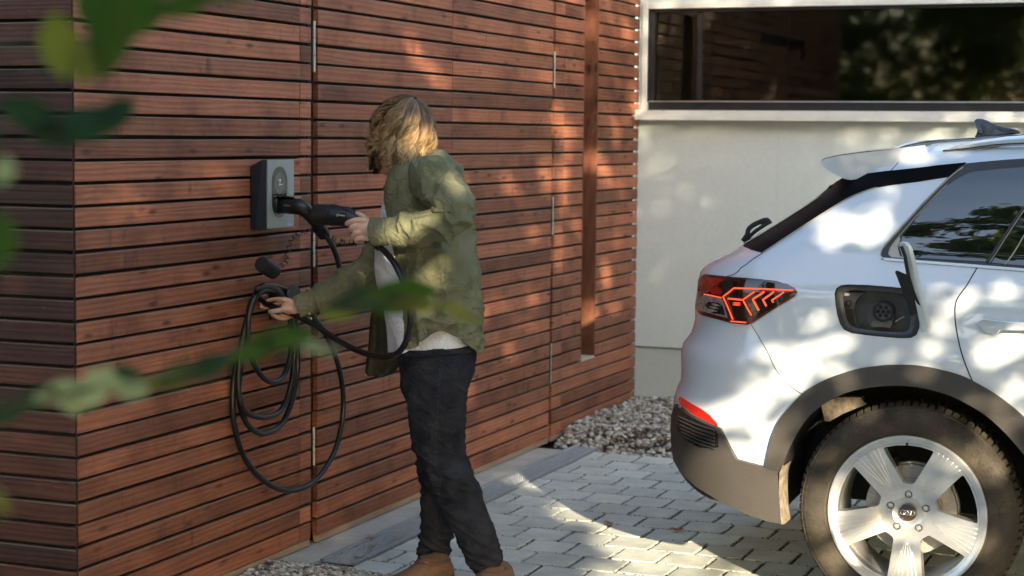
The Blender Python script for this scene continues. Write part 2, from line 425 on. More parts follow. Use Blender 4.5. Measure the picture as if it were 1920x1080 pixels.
gravel('gravel', (.01, 3.2, 8.6, 10.2), 13500, .0135, gz1, 2, 'heap of pale crushed gravel in the corner behind the car')
def gz2(x, y):
    e = 5.965+.02*sin(x*9)
    if y > e+.05*max(0, (x-.3)) or x > .62+.03*sin(y*8): return None
    if random.random() < sst(.42, .62, x)*.5: return None
    return -.025+.03*sst(0, .15, e-y)
gravel('gravel', (.01, .66, 4.2, 6.02), 11000, .0105, gz2, 3, 'bed of small beige gravel at the foot of the timber wall')
# crumbs and sand swept into the paver joints
rr_ = random.Random(77); jg = G(); jv = []; jf_ = []
for i in range(5200):
    if rr_.random() < .5: x = rr_.uniform(.3, 2.9); y = 6.052+rr_.randint(-3, 12)*PY+rr_.gauss(0, .003)
    else:
        r = rr_.randint(-3, 12); y = 6.052+r*PY+rr_.uniform(0, PY); x = .743-((r % 2)*.5)*PX+rr_.randint(-2, 11)*PX+rr_.gauss(0, .0028)
    if y < 5.99 or y > 8.62 or x < .29: continue
    s_ = rr_.uniform(.0012, .0042); b = len(jv); c = (x, y, -.004+rr_.uniform(0, .004))
    jv += [(c[0]-s_, c[1]-s_*.5, c[2]), (c[0]+s_, c[1]-s_*.7, c[2]), (c[0]+s_*.2, c[1]+s_, c[2]), (c[0], c[1], c[2]+s_*1.3)]; jf_ += [(b, b+1, b+3), (b+1, b+2, b+3), (b+2, b, b+3)]
o = mk('joint_grit', jv, jf_, JOINT.m, bed); o['kind'] = 'stuff'
# dead leaves
LEAFD = simple('dry_leaf', (.25, .10, .025), (.40, .20, .06), .7, 30, .2)
LEAFP = simple('pale_dry_leaf', (.36, .29, .18), (.48, .40, .27), .75, 30, .2)
random.seed(11)
dl = [(1140, 981, LEAFD, 'curled orange dead leaf on the sunlit pavers', .030), (1268, 994, LEAFD, 'rusty dead leaf near the edge of the car shadow', .032),
      (1259, 877, LEAFD, 'tiny brown dead leaf on shaded pavers beside the rear bumper', .014), (695, 1007, LEAFP, 'pale dry leaf at the upper edge of the drain grating', .03),
      (745, 1009, LEAFP, 'crumpled beige leaf lying on the drain grating beside the jeans', .026), (696, 1023, LEAFP, 'crumpled beige leaf in the middle of the drain grating', .026),
      (673, 1044, LEAFP, 'crumpled beige leaf at the near end of the drain grating', .028), (1094, 900, LEAFD, 'small dark dead leaf in a paver joint', .014)]
for px, py, m_, lab, sz in dl:
    c = onZ(px, py, .008); g = G(); vs = []; fs = []; a0 = random.uniform(0, 6); n = 6
    for i in range(n+1):
        t = i/n*2-1; w = (1-t*t)**.7*.45+.03
        for s in (-1, 0, 1):
            p = V((t, s*w, .35*s*s*w+.18*t*t+(.1*sin(t*5+s)))); p = Matrix.Rotation(a0, 3, 'Z') @ p
            vs.append(c+p*sz)
    for i in range(n):
        for j in range(2): fs.append((i*3+j, i*3+j+1, (i+1)*3+j+1, (i+1)*3+j))
    tag(mk('dead_leaf', vs, fs, m_, smooth=True), lab, 'leaf', 'dead leaves on the ground')
tw = thing('dry_twig', onZ(1235, 748, .07), 'dark dry twig sticking out of the gravel by the white wall', 'twig')
G().tube([onZ(1222, 752, .06), onZ(1236, 747, .08), onZ(1247, 752, .09), onZ(1252, 764, .05)], [.003, .004, .005, .002], 5).make('stem', simple('twig_bark', (.05, .04, .03), (.09, .07, .05), .9), tw)
G().tube([onZ(1236, 747, .08), onZ(1240, 742, .1)], [.003, .001], 5).make('side_shoot', bpy.data.materials['twig_bark'], tw)

# ================================================================== timber clad building
P_ = .0705; Z0 = 1.5105
wallT = thing('timber_clad_building', (0, 6, 0), 'red brown building clad in horizontal timber boards with a hinged double door', 'building')
plm = {}
def plank_mesh(L, axis, seed, h=.0602):
    """board with sloping weathered top; front face at 0, runs along axis; slightly uneven"""
    k = (round(L, 3), axis, seed, h)
    if k in plm: return plm[k]
    rr = random.Random(hash(k) & 0xffff); t = .022; n = max(1, int(L/.35)); v = []; f = []
    prof = [(-t, -.5*h), (-.0012, -.5*h), (0, -.5*h+.0015), (0, .5*h-.0045), (-.0016, .5*h-.0015), (-.007, .5*h), (-t, .5*h)]
    for i in range(n+1):
        a = -L/2+L*i/n; wob = rr.uniform(-.0008, .0008); wz = rr.uniform(-.0009, .0009)
        for (d, z) in prof: v.append((d+wob if axis == 1 else a, a if axis == 1 else -(d+wob), z+wz))
    m = len(prof)
    for i in range(n):
        for j in range(m): f.append((i*m+j, (i+1)*m+j, (i+1)*m+(j+1) % m, i*m+(j+1) % m))
    f.append(tuple(range(m))); f.append(tuple(n*m+j for j in range(m-1, -1, -1)))
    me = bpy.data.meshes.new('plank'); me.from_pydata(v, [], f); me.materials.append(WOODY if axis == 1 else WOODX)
    plm[k] = me; return me
random.seed(3)
def col_planks(y0, y1, rows, parent, x=0.0, axis=1, fixed=None):
    for k in rows:
        # the gap line k is at Z0-k*P_; the board hangs below it
        zc = Z0-k*P_-.0053-.0602/2; L = y1-y0; me = plank_mesh(L, axis, random.randint(0, 5))
        if axis == 1: loc = (x+random.uniform(-.0012, .0012), (y0+y1)/2, zc+random.uniform(-.0012, .0012))
        else: loc = ((y0+y1)/2, fixed+random.uniform(-.001, .001), zc+random.uniform(-.0012, .0012))
        share('plank', me, loc, parent, rot=(random.uniform(-.0012, .0012), 0, 0) if axis == 1 and L > .5 else None)
ROWS = range(-12, 21)
YC = 4.647
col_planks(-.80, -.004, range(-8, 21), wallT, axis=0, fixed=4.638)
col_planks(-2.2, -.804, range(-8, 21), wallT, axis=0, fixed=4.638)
col_planks(YC, 6.066, range(-8, 21), wallT)
col_planks(6.069, 6.155, range(-10, 21), wallT)
door1 = mk('door', G().box((-.06, 6.175, .05), (-.026, 8.765, 2.75)).v, G().box((-.06, 6.175, .05), (-.026, 8.765, 2.75)).f, DARK, wallT)
col_planks(6.212, 7.481, range(-11, 21), door1)
col_planks(7.485, 8.752, range(-12, 21), door1)
col_planks(8.792, 8.93, ROWS, wallT)
col_planks(8.933, 9.226, range(-12, 16), wallT)
col_planks(9.462, 10.185, range(-12, 16), wallT)
col_planks(8.933, 10.185, range(16, 21), wallT)
# bottom starter board, half height, bleached
for a, b in ((YC, 6.066), (6.069, 6.155), (6.212, 8.752), (8.792, 10.185)):
    G().box((-.022, a, .006), (-.003, b, .0325), .002).make('base_board', simple('bleached_board', (.22, .13, .08), (.30, .24, .17), .8, 20, .4, stretch=(1, .2, 1)) if 'bleached_board' not in bpy.data.materials else bpy.data.materials['bleached_board'], wallT)
# upper cladding out of the picture
up = G()
for k in range(-25, -12):
    z = Z0-k*P_-.0068
    up.box((-.022, YC, z-.0585), (0, 10.185, z)).box((-2.2, 4.638, z-.0585), (-.004, 4.66, z))
for k in range(-12, -8):
    z = Z0-k*P_-.0068; up.box((-2.2, 4.638, z-.0585), (-.004, 4.66, z)).box((-.022, YC, z-.0585), (0, 6.066, z))
o = up.make('upper_cladding', WOODY, wallT); o['kind'] = 'stuff'
# core behind the boards
G().box((-2.2, 4.662, 0), (-.0605, 9.2, 3.35)).box((-2.2, 9.2, 0), (-.30, 9.49, 3.35)).box((-2.2, 9.49, 0), (-.0605, 10.19, 3.35)).box((-.0605, 4.662, 0), (-.03, 6.17, 3.35)).box((-.0605, 8.77, 0), (-.03, 9.2, 3.35)).box((-.0605, 9.49, 0), (-.03, 10.19, 3.35)).box((-.3, 9.2, 0), (-.03, 9.49, .375)).make('wall_core', DARK, wallT)
G().box((-2.3, 4.5, 3.352), (.12, 10.19, 3.45), .01).make('roof', simple('roof_zinc', (.2, .2, .2), (.27, .27, .27), .5, 5, .05, metal=.6), wallT)
G().box((-.006, 4.641, .02), (-.003, 4.6455, 3.3)).make('corner_trim', simple('black_corner_bead', (.004, .004, .004), (.006, .006, .006), .8), wallT)
# slot window with timber jambs
JM = Mt('oiled_jamb', (.3, .1, .04), .5)
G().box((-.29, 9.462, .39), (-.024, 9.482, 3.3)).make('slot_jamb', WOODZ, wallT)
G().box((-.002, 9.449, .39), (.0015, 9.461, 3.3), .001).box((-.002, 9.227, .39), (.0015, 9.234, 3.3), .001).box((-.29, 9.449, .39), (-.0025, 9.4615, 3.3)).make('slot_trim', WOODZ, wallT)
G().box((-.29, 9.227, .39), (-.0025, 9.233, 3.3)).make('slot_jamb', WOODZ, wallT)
G().box((-.30, 9.234, .377), (.004, 9.449, .389), .002).make('slot_sill', simple('slot_sill_plaster', (.42, .38, .30), (.52, .48, .4), .8, 30, .2), wallT)
SCREW = simple('screw_head', (.6, .6, .58), (.7, .7, .68), .3, 10, 0, metal=1)
for px, py in ((1114, 79), (1112, 247), (1107, 613)):
    c = onY(px, py, 9.448); G().lathe([(0, -.003), (.004, -.003), (.004, 0)], c, 'Y', 10).make('screw', SCREW, wallT)
# galvanised hinges in the door gap
HING = simple('zinc_hinge', (.38, .40, .38), (.5, .52, .48), .4, 50, .1, metal=.45)
for (a, b, yy, r_) in ((38, 135, 6.176, .0056), (425, 500, 6.176, .005), (800, 872, 6.176, .005), (95, 165, 8.772, .0042), (368, 440, 8.772, .004), (642, 718, 8.772, .0036)):
    pxc = scr(V((.0, yy, 1)))[0]
    zt = onX(pxc, a, 0).z; zb = onX(pxc, b, 0).z; g = G(); n = 3
    for i in range(n):
        z0 = zb+(zt-zb)*i/n; z1 = zb+(zt-zb)*(i+1)/n-.002
        g.lathe([(0, z0), (r_, z0+.0005), (r_, z1-.0005), (0, z1)], (.002, yy, 0), 'Z', 12)
    g.make('hinge', HING, door1, angle=40)

# ================================================================== white building
WY = 10.2
wb = thing('white_rendered_building', (2, WY, 0), 'pale green white rendered building with a long dark strip window behind the car', 'building')
g = G().box((-.02, WY, .364), (8, WY+.3, 1.70)).box((-.02, WY, 2.37), (8, WY+.3, 3.4)).box((-.02, WY, 1.70), (.012, WY+.3, 2.37)).box((6.9, WY, 1.70), (8, WY+.3, 2.37)).make('wall', PLASTER, wb)
G().box((-.02, WY+.012, -.1), (8, WY+.3, .358)).make('plinth', PLINTH, wb)
G().box((-.02, WY+.006, .3585), (8, WY+.2, .3635)).make('shadow_gap', DARK, wb)
WHT = simple('white_painted_metal', (.66, .68, .62), (.75, .76, .70), .45, 12, .05)
win = G().box((.012, WY-.012, 1.752), (.046, WY+.14, 2.37), .003).box((.046, WY-.012, 2.338), (6.9, WY+.14, 2.37), .003).make('window', WHT, wb)
BLK = simple('black_window_frame', (.015, .015, .017), (.025, .025, .027), .35, 12, .02)
G().box((.046, WY+.02, 1.752), (6.88, WY+.09, 1.800)).box((.046, WY+.02, 1.80), (.078, WY+.09, 2.338)).box((.0465, WY-.006, 1.80), (.052, WY+.02, 2.338)).box((.066, WY+.02, 2.322), (6.88, WY+.09, 2.338)).box((.33, WY+.045, 1.807), (.36, WY+.09, 2.322)).make('frame', BLK, win)  # thin left box added to blacken the reveal and dull its reflection
G().box((.046, WY+.012, 1.8005), (6.88, WY+.03, 1.807), .001).make('glazing_bead', simple('silver_bead', (.6, .6, .58), (.7, .7, .66), .3, 20, 0, metal=.8), win)
_gl = Mt('window_glass', (.012, .014, .011), .03, spec=.6); _gl.p.inputs['Transmission Weight'].default_value = 1.0; _gl.p.inputs['IOR'].default_value = 1.45
_gl.p.inputs['Base Color'].default_value = (.72, .78, .68, 1)
G().box((.062, WY+.05, 1.803), (6.88, WY+.056, 2.325)).make('pane', _gl.m, win)
sill = G().box((-.02, WY-.075, 1.722), (7, WY+.012, 1.7515), .003).box((-.03, WY-.085, 1.694), (7, WY+.012, 1.7215), .003).make('sill', WHT, win)
GRIME = simple('grime', (.10, .09, .06), (.2, .17, .12), .9)
random.seed(8)
for px in (1222, 1245, 1385, 1468, 1552, 1643, 1730, 1825, 1905):
    c = onY(px, 208, WY-.07); c.z = 1.752; G().ball(c, (.012+random.random()*.006, .008, .004), 8, 5).make('moss_spot', GRIME, sill)
INT = simple('dim_interior', (.035, .04, .028), (.05, .055, .04), .9, 3, 0); INTD = simple('dark_furniture', (.02, .02, .02), (.03, .03, .03), .6)  # near-black room colour stands in for the missing light indoors
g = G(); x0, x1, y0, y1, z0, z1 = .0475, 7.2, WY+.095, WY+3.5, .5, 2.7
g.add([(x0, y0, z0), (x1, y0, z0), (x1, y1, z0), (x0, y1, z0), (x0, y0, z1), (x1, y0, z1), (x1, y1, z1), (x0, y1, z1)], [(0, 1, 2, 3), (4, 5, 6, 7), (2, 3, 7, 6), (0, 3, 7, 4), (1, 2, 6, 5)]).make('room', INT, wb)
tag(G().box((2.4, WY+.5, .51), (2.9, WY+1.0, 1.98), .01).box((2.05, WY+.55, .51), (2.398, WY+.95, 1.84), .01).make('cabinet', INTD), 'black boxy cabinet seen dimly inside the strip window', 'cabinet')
# ================================================================== trees behind and beside the camera (they shade the court and mirror in the glass)
BARK = simple('tree_bark', (.06, .045, .03), (.13, .10, .07), .9, 14, .8, bd=.03)
def leafmat(name, c1, c2):
    m = Mt(name, c1, .5, spec=.4); oi = m.noise(m.coords(), 3, 3); m.color(m.ramp(oi, [(.3, c1), (.7, c2)]))
    m.p.inputs['Transmission Weight'].default_value = 0; m.p.inputs['Subsurface Weight'].default_value = 0
    tr = m.node('ShaderNodeBsdfTranslucent'); tr.inputs[0].default_value = (c2[0]*1.5, c2[1]*1.7, c2[2], 1)
    mx = m.node('ShaderNodeMixShader'); mx.inputs[0].default_value = .35
    m.l.new(m.p.outputs[0], mx.inputs[1]); m.l.new(tr.outputs[0], mx.inputs[2]); m.l.new(mx.outputs[0], m.n['Material Output'].inputs[0]); return m.m
LEAFG = leafmat('crown_leaf', (.035, .055, .014), (.075, .105, .028))
E1 = V((-sin(SUN_AZ), cos(SUN_AZ), 0)); E2 = S.cross(E1)*-1
if E2.z < 0: E2 = -E2
def uv_of(P): return P.dot(E1), P.dot(E2)
# sunlit spots: (surface point, radius u, radius v in metres, strength)
HOLES = []
def hole(P, ru, rv, k=.97): u, v = uv_of(V(P)); HOLES.append((u, v, ru, rv, k))
M_ = 1/480.
def hY(px, py, y, rx, ry, k=None): hole(onY(px, py, y), rx*M_*(.72 if px < 1250 or y > 9 else .60), ry*M_*(1 if px < 1250 or y > 9 else .85), k or (.45 if y > 9 else .97))
def hX(px, py, rx, ry, k=.93): hole(onX(px, py, 0), rx*M_*1.05, ry*M_*.95, k)
for a in HOLEDATA_Y: hY(*a)
for a in HOLEDATA_X: hX(*a)
for px, py, ru, rv in HOLEDATA_G: hole(onZ(px, py), ru, rv)
def crown(name, parent, centre, rad, n, size, rs, mat, carve=False, clump=.35, keep=1.0):
    """leaves gathered in clumps along the boughs, one diamond of two faces each"""
    c = np.array(centre); R = np.array(rad); nc = max(20, n//90)
    q = rs.normal(size=(nc, 3)); q /= np.linalg.norm(q, axis=1)[:, None]; q *= (rs.uniform(.08, 1, (nc, 1))**(1/2.4))
    cc = c+q*R
    idx = rs.randint(0, nc, n); off = rs.normal(size=(n, 3))*clump*.55; P = cc[idx]+off
    near = (np.hypot(P[:, 0]-CAM.x, P[:, 1]-CAM.y) < 1.9) & (P[:, 2] < 2.8)
    near |= (P[:, 1] > -.6) & (P[:, 0] < 4.7) & (P[:, 2] < 3.0)
    P = P[~near]; n = len(P)
    if carve:  # drops leaves in the sun's path so the chosen spots are lit
        e1 = np.array(E1); e2 = np.array(E2); u = P@e1; v = P@e2; ok = np.ones(len(P), bool)
        for hu, hv, ru, rv, k in HOLES:
            d = ((u-hu)/(ru+size*.28))**2+((v-hv)/(rv+size*.28))**2
            ok &= ~((d < 1+.6*np.sin(u*31+3*np.sin(v*19))*np.sin(v*37+2*np.sin(u*17))) & (rs.uniform(size=len(P)) < k))
        P = P[ok]; n = len(P)
    a = rs.uniform(0, 2*pi, n); t = rs.uniform(-1, 1, n); ax = np.stack([np.cos(a)*np.sqrt(1-t*t), np.sin(a)*np.sqrt(1-t*t), t*.8], 1)
    b = rs.normal(size=(n, 3)); b -= ax*(np.sum(ax*b, 1)/np.sum(ax*ax, 1))[:, None]; b /= np.linalg.norm(b, axis=1)[:, None]
    s = size*rs.uniform(.6, 1.3, n)[:, None]
    nn = np.cross(ax, b)
    vv = np.stack([P-ax*s*.5, P+b*s*.26+nn*s*.05, P+ax*s*.5, P-b*s*.26+nn*s*.05], 1).reshape(-1, 3)
    ff = np.arange(4*n).reshape(n, 4)
    me = bpy.data.meshes.new(name); me.from_pydata((vv-np.array(wloc(parent))).tolist(), [], ff.tolist()); me.materials.append(mat)
    o = bpy.data.objects.new(name, me); COL.objects.link(o); o.parent = parent; return o
def tree(loc, h, centre, rad, n, size, seed, label, carve=False, mat=None, lean=(0, 0), clump=.35):
    rs = np.random.RandomState(seed); rr = random.Random(seed)
    t = thing('broadleaf_tree', loc, label, 'tree', 'trees round the court'); loc = V(loc)
    top = V(centre); g = G(); pts = []
    for i in range(9):
        k = i/8; pts.append(loc.lerp(V((top.x, top.y, top.z)), k)+V((rr.uniform(-.12, .12), rr.uniform(-.12, .12), 0))*min(1, i))
    g.tube(smoothpts(pts, 3), [.20*(1-.75*i/24) for i in range(25)], 9)
    for i in range(16):
        k = rr.uniform(.45, .95); a = loc.lerp(top, k); d = V((rr.uniform(-1, 1), rr.uniform(-1, 1), rr.uniform(-.1, .8))).normalized()
        e = a+V((d.x*rad[0], d.y*rad[1], d.z*rad[2]))*.85
        g.tube([a, a.lerp(e, .5)+V((0, 0, .15)), e], [.05, .03, .008], 5)
    g.make('trunk', BARK, t, smooth=True); crown('crown', t, centre, rad, n, size, rs, mat or LEAFG, carve, clump); return t
D0 = 9.0
tree((5.2, -1.6, 0), 7, V((1.6, 6.6, 1.0))+S*D0+V((-1.1, -1.1, .2)), (2.7, 2.7, 2.5), 76000, .105, 21, 'tall leafy tree nearest the court, left one of the pair on the sunny side', True, clump=.42)
tree((9.0, 2.6, 0), 7, V((1.8, 8.4, 1.6))+S*D0+V((1.4, 1.4, 0)), (3.1, 3.1, 2.6), 82000, .105, 22, 'tall leafy tree to the right of the camera, right one of the sun side pair', True, clump=.42)
tree((7.2, 1.6, 0), 4, V((3.0, 6.2, .65))+S*6.2, (2.0, 2.0, 1.9), 52000, .078, 23, 'low spreading leafy tree closest to the parked car, out on the open side', True, clump=.4)
tree((3.4, -5.2, 0), 10, (3.2, -5.0, 8.0), (5.0, 2.6, 4.4), 15000, .26, 34, 'very tall leafy tree straight behind the camera, mirrored in the car window')
hedge = thing('hedge', (-1.5, -10, 0), 'long tall dense hedge added unseen behind the camera to fill the reflection in the strip window', 'hedge')  # unseen, added to cover the bright horizon mirrored in the window
crown('foliage', hedge, (-1.5, -10, 1.9), (11, 1.1, 2.9), 26000, .26, np.random.RandomState(5), LEAFG, False, .8)
G().tube([(-12, -10, .02), (-12, -10, 1.4)], .05, 6).make('stem', BARK, hedge)
tree((-3.2, -6.0, 0), 6, (-3.2, -6, 4.2), (2.6, 2.4, 2.6), 6500, .24, 31, 'leafy tree behind the camera on the timber building side')
tree((1.6, -8.5, 0), 6, (1.6, -8.5, 4.3), (2.8, 2.2, 2.9), 7000, .24, 32, 'leafy tree straight behind the camera with gaps of sky')
tree((6.0, -8.0, 0), 6, (6.0, -8, 3.6), (2.5, 2.2, 2.5), 6500, .24, 33, 'lower leafy tree behind the camera on the open side')
# ================================================================== the white car
CY, W = 6.90, .93
YS = CY-W
WC = V((2.313, YS, .368))           # rear wheel centre, outer face
PAINT = Mt('white_car_paint', (.64, .69, .72), .30, coat=1.0, spec=.5); PAINT.p.inputs['Coat Roughness'].default_value = .02; PAINT.p.inputs['Coat IOR'].default_value = 1.75; PAINT = PAINT.m
TRIM = simple('grey_wheel_arch_plastic', (.040, .036, .031), (.060, .054, .046), .55, 260, .3, bd=.001)
GLB = Mt('gloss_black_trim', (.010, .010, .012), .08, coat=1).m
MBL = simple('matt_black_plastic', (.012, .012, .012), (.022, .021, .02), .7, 60, .15)
GLS = Mt('tinted_car_glass', (.006, .007, .007), .012, spec=.9); GLS.p.inputs['IOR'].default_value = 1.7; GLS = GLS.m
car = thing('parked_car', (3.6, CY, 0), 'white electric estate car seen from its rear wheel to its open charging flap', 'car')
# rings: (z, inset, corner depth a, front x, target rear silhouette in px, z bend)
RING = [(.30, .10, .40, 5.9, 1400), (.345, .045, .45, 6.02, 1330), (.42, .02, .5, 6.1, 1268), (.52, .006, .5, 6.13, 1258), (.60, .0, .5, 6.14, 1260), (.66, 0, .5, 6.14, 1264), (.695, 0, .5, 6.14, 1270), (.72, 0, .5, 6.14, 1276),
        (.755, 0, .5, 6.13, 1277), (.80, .002, .5, 6.12, 1277), (.834, .003, .5, 6.11, 1277.5), (.856, .004, .5, 6.1, 1281), (.874, .005, .5, 6.1, 1288.5), (.896, .006, .5, 6.08, 1296), (.923, .008, .5, 6.05, 1300.5), (.949, .010, .5, 6.0, 1303), (1.0, .013, .49, 5.95, 1303), (1.04, .016, .48, 5.9, 1306), (1.08, .02, .46, 5.6, 1308),
        (1.115, .028, .44, 5.2, 1313), (1.135, .040, .43, 5.05, 1321), (1.15, .047, .42, 5.0, 1330), (1.18, .062, .42, 4.9, 1356), (1.22, .082, .42, 4.82, 1392), (1.27, .099, .40, 4.72, 1440), (1.33, .120, .38, 4.6, 1482), (1.40, .148, .36, 4.46, 1522),
        (1.47, .180, .34, 4.3, 1562), (1.53, .214, .33, 4.15, 1600), (1.575, .262, .32, 4.0, 1640), (1.60, .33, .32, 3.9, 1660), (1.618, .44, .30, 3.8, 1680), (1.630, .62, .24, 3.7, 1700), (1.636, .78, .12, 3.6, 1710)]
def zroof(z, x):
    if z < 1.27: return z
    k = lerp_tab([(1.7, .80), (2.1, .87), (2.5, .95), (3.0, 1.0), (3.8, 1.0)], x); return 1.27+(z-1.27)*k
def sideflare(z, x):
    d = ((x-WC.x)/.62)**2; e = -.016*exp(-d*1.6)*exp(-((z-.80)/.17)**2)
    e += .012*exp(-((z-.55)/.10)**2)*sst(2.9, 3.2, x)          # waist of the doors
    return e
def plan(z, ins, a, xf, xr, nth=26, nside=44):
    """half outline, from the rear centre line round the near side to the front centre line"""
    pts = []; w = W-ins; n = 2.6; b = min(.72, w*.9)
    rear = []
    for i in range(nth+1):
        th = (pi/2)*i/nth; c, s = abs(cos(th)), abs(sin(th))
        y = (w-b)+b*(s**(2/n)); x = xr+.055+a*(1-(c**(2/n)))
        rear.append((x, y))
    inner = [(xr+.055*(y/(w-b)), y) for y in [(w-b)*i/5 for i in range(5)]]
    side = []; x0 = rear[-1][0]; x1 = xf-.55
    for i in range(1, nside+1): side.append((x0+(x1-x0)*i/nside, w))
    front = []
    for i in range(1, 13):
        th = (pi/2)*(1-i/12); c, s = abs(cos(th)), abs(sin(th)); front.append((x1+.5*(c**(2/n)), (w-.6)+.6*(s**(2/n)) if w > .62 else w*(s**(2/n))))
    fin = [(x1+.5+.05*(1-t), (w-.6 if w > .62 else 0)*t) for t in (.75, .5, .25, 0)]
    for (x, y) in inner+rear+side+front+fin: pts.append(V((x, CY-y-sideflare(z, x)*-1 if y > w*.98 else CY-y, zroof(z, x))))
    for q in pts:
        if z <= .60 and q.x < 1.95: q.z += (1.95-q.x)*.15*(1-sst(.30, .60, z)*1)*1.0
    return pts
rings = []
for z, ins, a, xf, tp in RING:
    xr = 1.6
    for it in range(6):
        pl = plan(z, ins, a, xf, xr); m_ = min(scr(p)[0] for p in pl[:32]); xr += (tp-m_)/520.
    rings.append(plan(z, ins, a, xf, xr))
nR = len(rings[0]); hv = []; hf = []
full = []
for R in rings:
    loop = R + [V((p.x, 2*CY-p.y, p.z)) for p in R[-2:0:-1]]; full.append(loop)
L = len(full[0])
for lp in full: hv += lp
for i in range(len(full)-1):
    for k in range(L): hf.append((i*L+k, i*L+(k+1) % L, (i+1)*L+(k+1) % L, (i+1)*L+k))
hf.append(tuple(range(L-1, -1, -1)))
# top cap: quads across
t0_ = (len(full)-1)*L
for k in range(nR-1):
    a, b = t0_+k, t0_+k+1; c, d = t0_+(L-k-1) % L, t0_+(L-k) % L
    if k == 0: hf.append((a, b, t0_+L-1))
    elif k == nR-2: hf.append((a, b, t0_+(L-k) % L))
    else: hf.append((a, b, c, d))
HULL = BVHTree.FromPolygons([tuple(v) for v in hv], hf)
body = mk('body', hv, hf, [PAINT, MBL], car, smooth=True)
bm = bmesh.new(); bm.from_mesh(body.data); bmesh.ops.recalc_face_normals(bm, faces=bm.faces); bm.to_mesh(body.data); bm.free()

def skin(px, py, off=0.0):
    """point of the body surface seen at a place of the side view, pushed outwards by off"""
    d = ray(px, py).normalized(); h = HULL.ray_cast(CAM, d)
    if h[0] is None:
        q = CAM + d*(6.35/d.y*1.0); h = HULL.find_nearest(q)
        p, n = h[0], h[1]
    else: p, n = h[0], h[1]
    if n.dot(d) > 0: n = -n
    return p+n*off, n
def dense(poly, step):
    out = []; m = len(poly)
    for i in range(m):
        a, b = V((*poly[i], 0)), V((*poly[(i+1) % m], 0)); k = max(1, int((b-a).length/step))
        for j in range(k): q = a.lerp(b, j/k); out.append((q.x, q.y))
    return out
def inpoly(x, y, P):
    c = False; j = len(P)-1
    for i in range(len(P)):
        if (P[i][1] > y) != (P[j][1] > y) and x < (P[j][0]-P[i][0])*(y-P[i][1])/(P[j][1]-P[i][1])+P[i][0]: c = not c
        j = i
    return c
def patch(name, poly, mat, parent, off=.003, thick=.006, step=9, surf=None, bow=0, smooth=True):
    """a panel that follows the body: outline traced on the side view"""
    surf = surf or skin; B = dense(poly, step); nb = len(B); pts = [V(b) for b in B]
    x0, x1 = min(b[0] for b in B), max(b[0] for b in B); y0, y1 = min(b[1] for b in B), max(b[1] for b in B)
    y = y0+step/2; r = 0
    while y < y1:
        x = x0+step/2+(r % 2)*step/2
        while x < x1:
            if inpoly(x, y, B) and min((x-b[0])**2+(y-b[1])**2 for b in B) > (step*.55)**2: pts.append(V((x, y)))
            x += step
        y += step*.87; r += 1
    co, ed, fa, *_ = geometry.delaunay_2d_cdt(pts, [(i, (i+1) % nb) for i in range(nb)], [], 1, 1e-4)
    vs = []; ns = []
    for c in co:
        p, n = surf(c.x, c.y); vs.append(p); ns.append(n)
    fr = [v+n*off for v, n in zip(vs, ns)]; bk = [v+n*(off-thick) for v, n in zip(vs, ns)]
    N = len(fr); faces = [tuple(f) for f in fa]
    # rim
    cnt = {}
    for f in faces:
        for i in range(len(f)):
            e = (f[i], f[(i+1) % len(f)]); k = (min(e), max(e)); cnt.setdefault(k, []).append(e)
    rim = [e[0] for e in cnt.values() if len(e) == 1]
    F = faces+[(b, a, a+N, b+N) for a, b in rim]
    o = mk(name, fr+bk, F, mat, parent, smooth=smooth, angle=50 if smooth else None)
    bm = bmesh.new(); bm.from_mesh(o.data); bmesh.ops.recalc_face_normals(bm, faces=bm.faces)
    f0 = max(bm.faces, key=lambda f: f.calc_area()); 
    if f0.normal.y > .1:
        for f in bm.faces: f.normal_flip()
    bm.to_mesh(o.data); bm.free(); return o
def seam(name, line, parent, r=.0016, mat=None, off=.0, n=5, surf=None):
    pts = []
    for px, py in [(q[0], q[1]) for q in smoothpts(line, 6)]:
        p, nn = (surf or skin)(px, py); pts.append(p+nn*off)
    return G().tube(pts, r, n).make(name, mat or MBL, parent, smooth=True)

# ---- openings cut into the body
ARCH = [(1448, 990), (1452, 940), (1458, 900), (1464, 876), (1477, 840), (1496, 806), (1520, 772), (1548, 750), (1582, 732), (1620, 722), (1670, 716), (1720, 718), (1770, 730), (1820, 752), (1860, 779), (1900, 820), (1935, 870), (1960, 940), (1965, 1010), (1965, 1100), (1448, 1100)]
PORT = [(1566, 550), (1569, 541), (1577, 536), (1590, 534.5), (1625, 535.5), (1660, 538), (1690, 541), (1714, 545), (1722, 556), (1724, 590), (1722.5, 615), (1718, 627), (1708, 632.5), (1690, 633), (1668, 631.5), (1630, 628), (1597, 623.5), (1583, 617), (1576, 607), (1571, 590), (1567.5, 570)]
def cutter(poly, y, back, front=.3, grow=0):
    P = [onY(px, py, y) for px, py in poly]; g = G(); g.prism([p+V((0, -front, 0)) for p in P], (0, front+back, 0))
    o = g.make('cut', MBL); bm = bmesh.new(); bm.from_mesh(o.data); bmesh.ops.recalc_face_normals(bm, faces=bm.faces); bm.to_mesh(o.data); bm.free(); return o
def carve(target, cuts):
    for c in cuts:
        md = target.modifiers.new('b', 'BOOLEAN'); md.operation = 'DIFFERENCE'; md.object = c; md.solver = 'EXACT'
        dg = bpy.context.evaluated_depsgraph_get(); dg.update(); ev = target.evaluated_get(dg); me = bpy.data.meshes.new_from_object(ev, depsgraph=dg)
        target.modifiers.clear(); old = target.data; target.data = me; me.name = target.name
        bpy.data.objects.remove(c, do_unlink=True)
c1 = cutter([q[:2] for q in smoothpts(ARCH[:-1], 3)]+[ARCH[-1]], YS-.002, .42); c2 = cutter(PORT, YS+.015, .11)
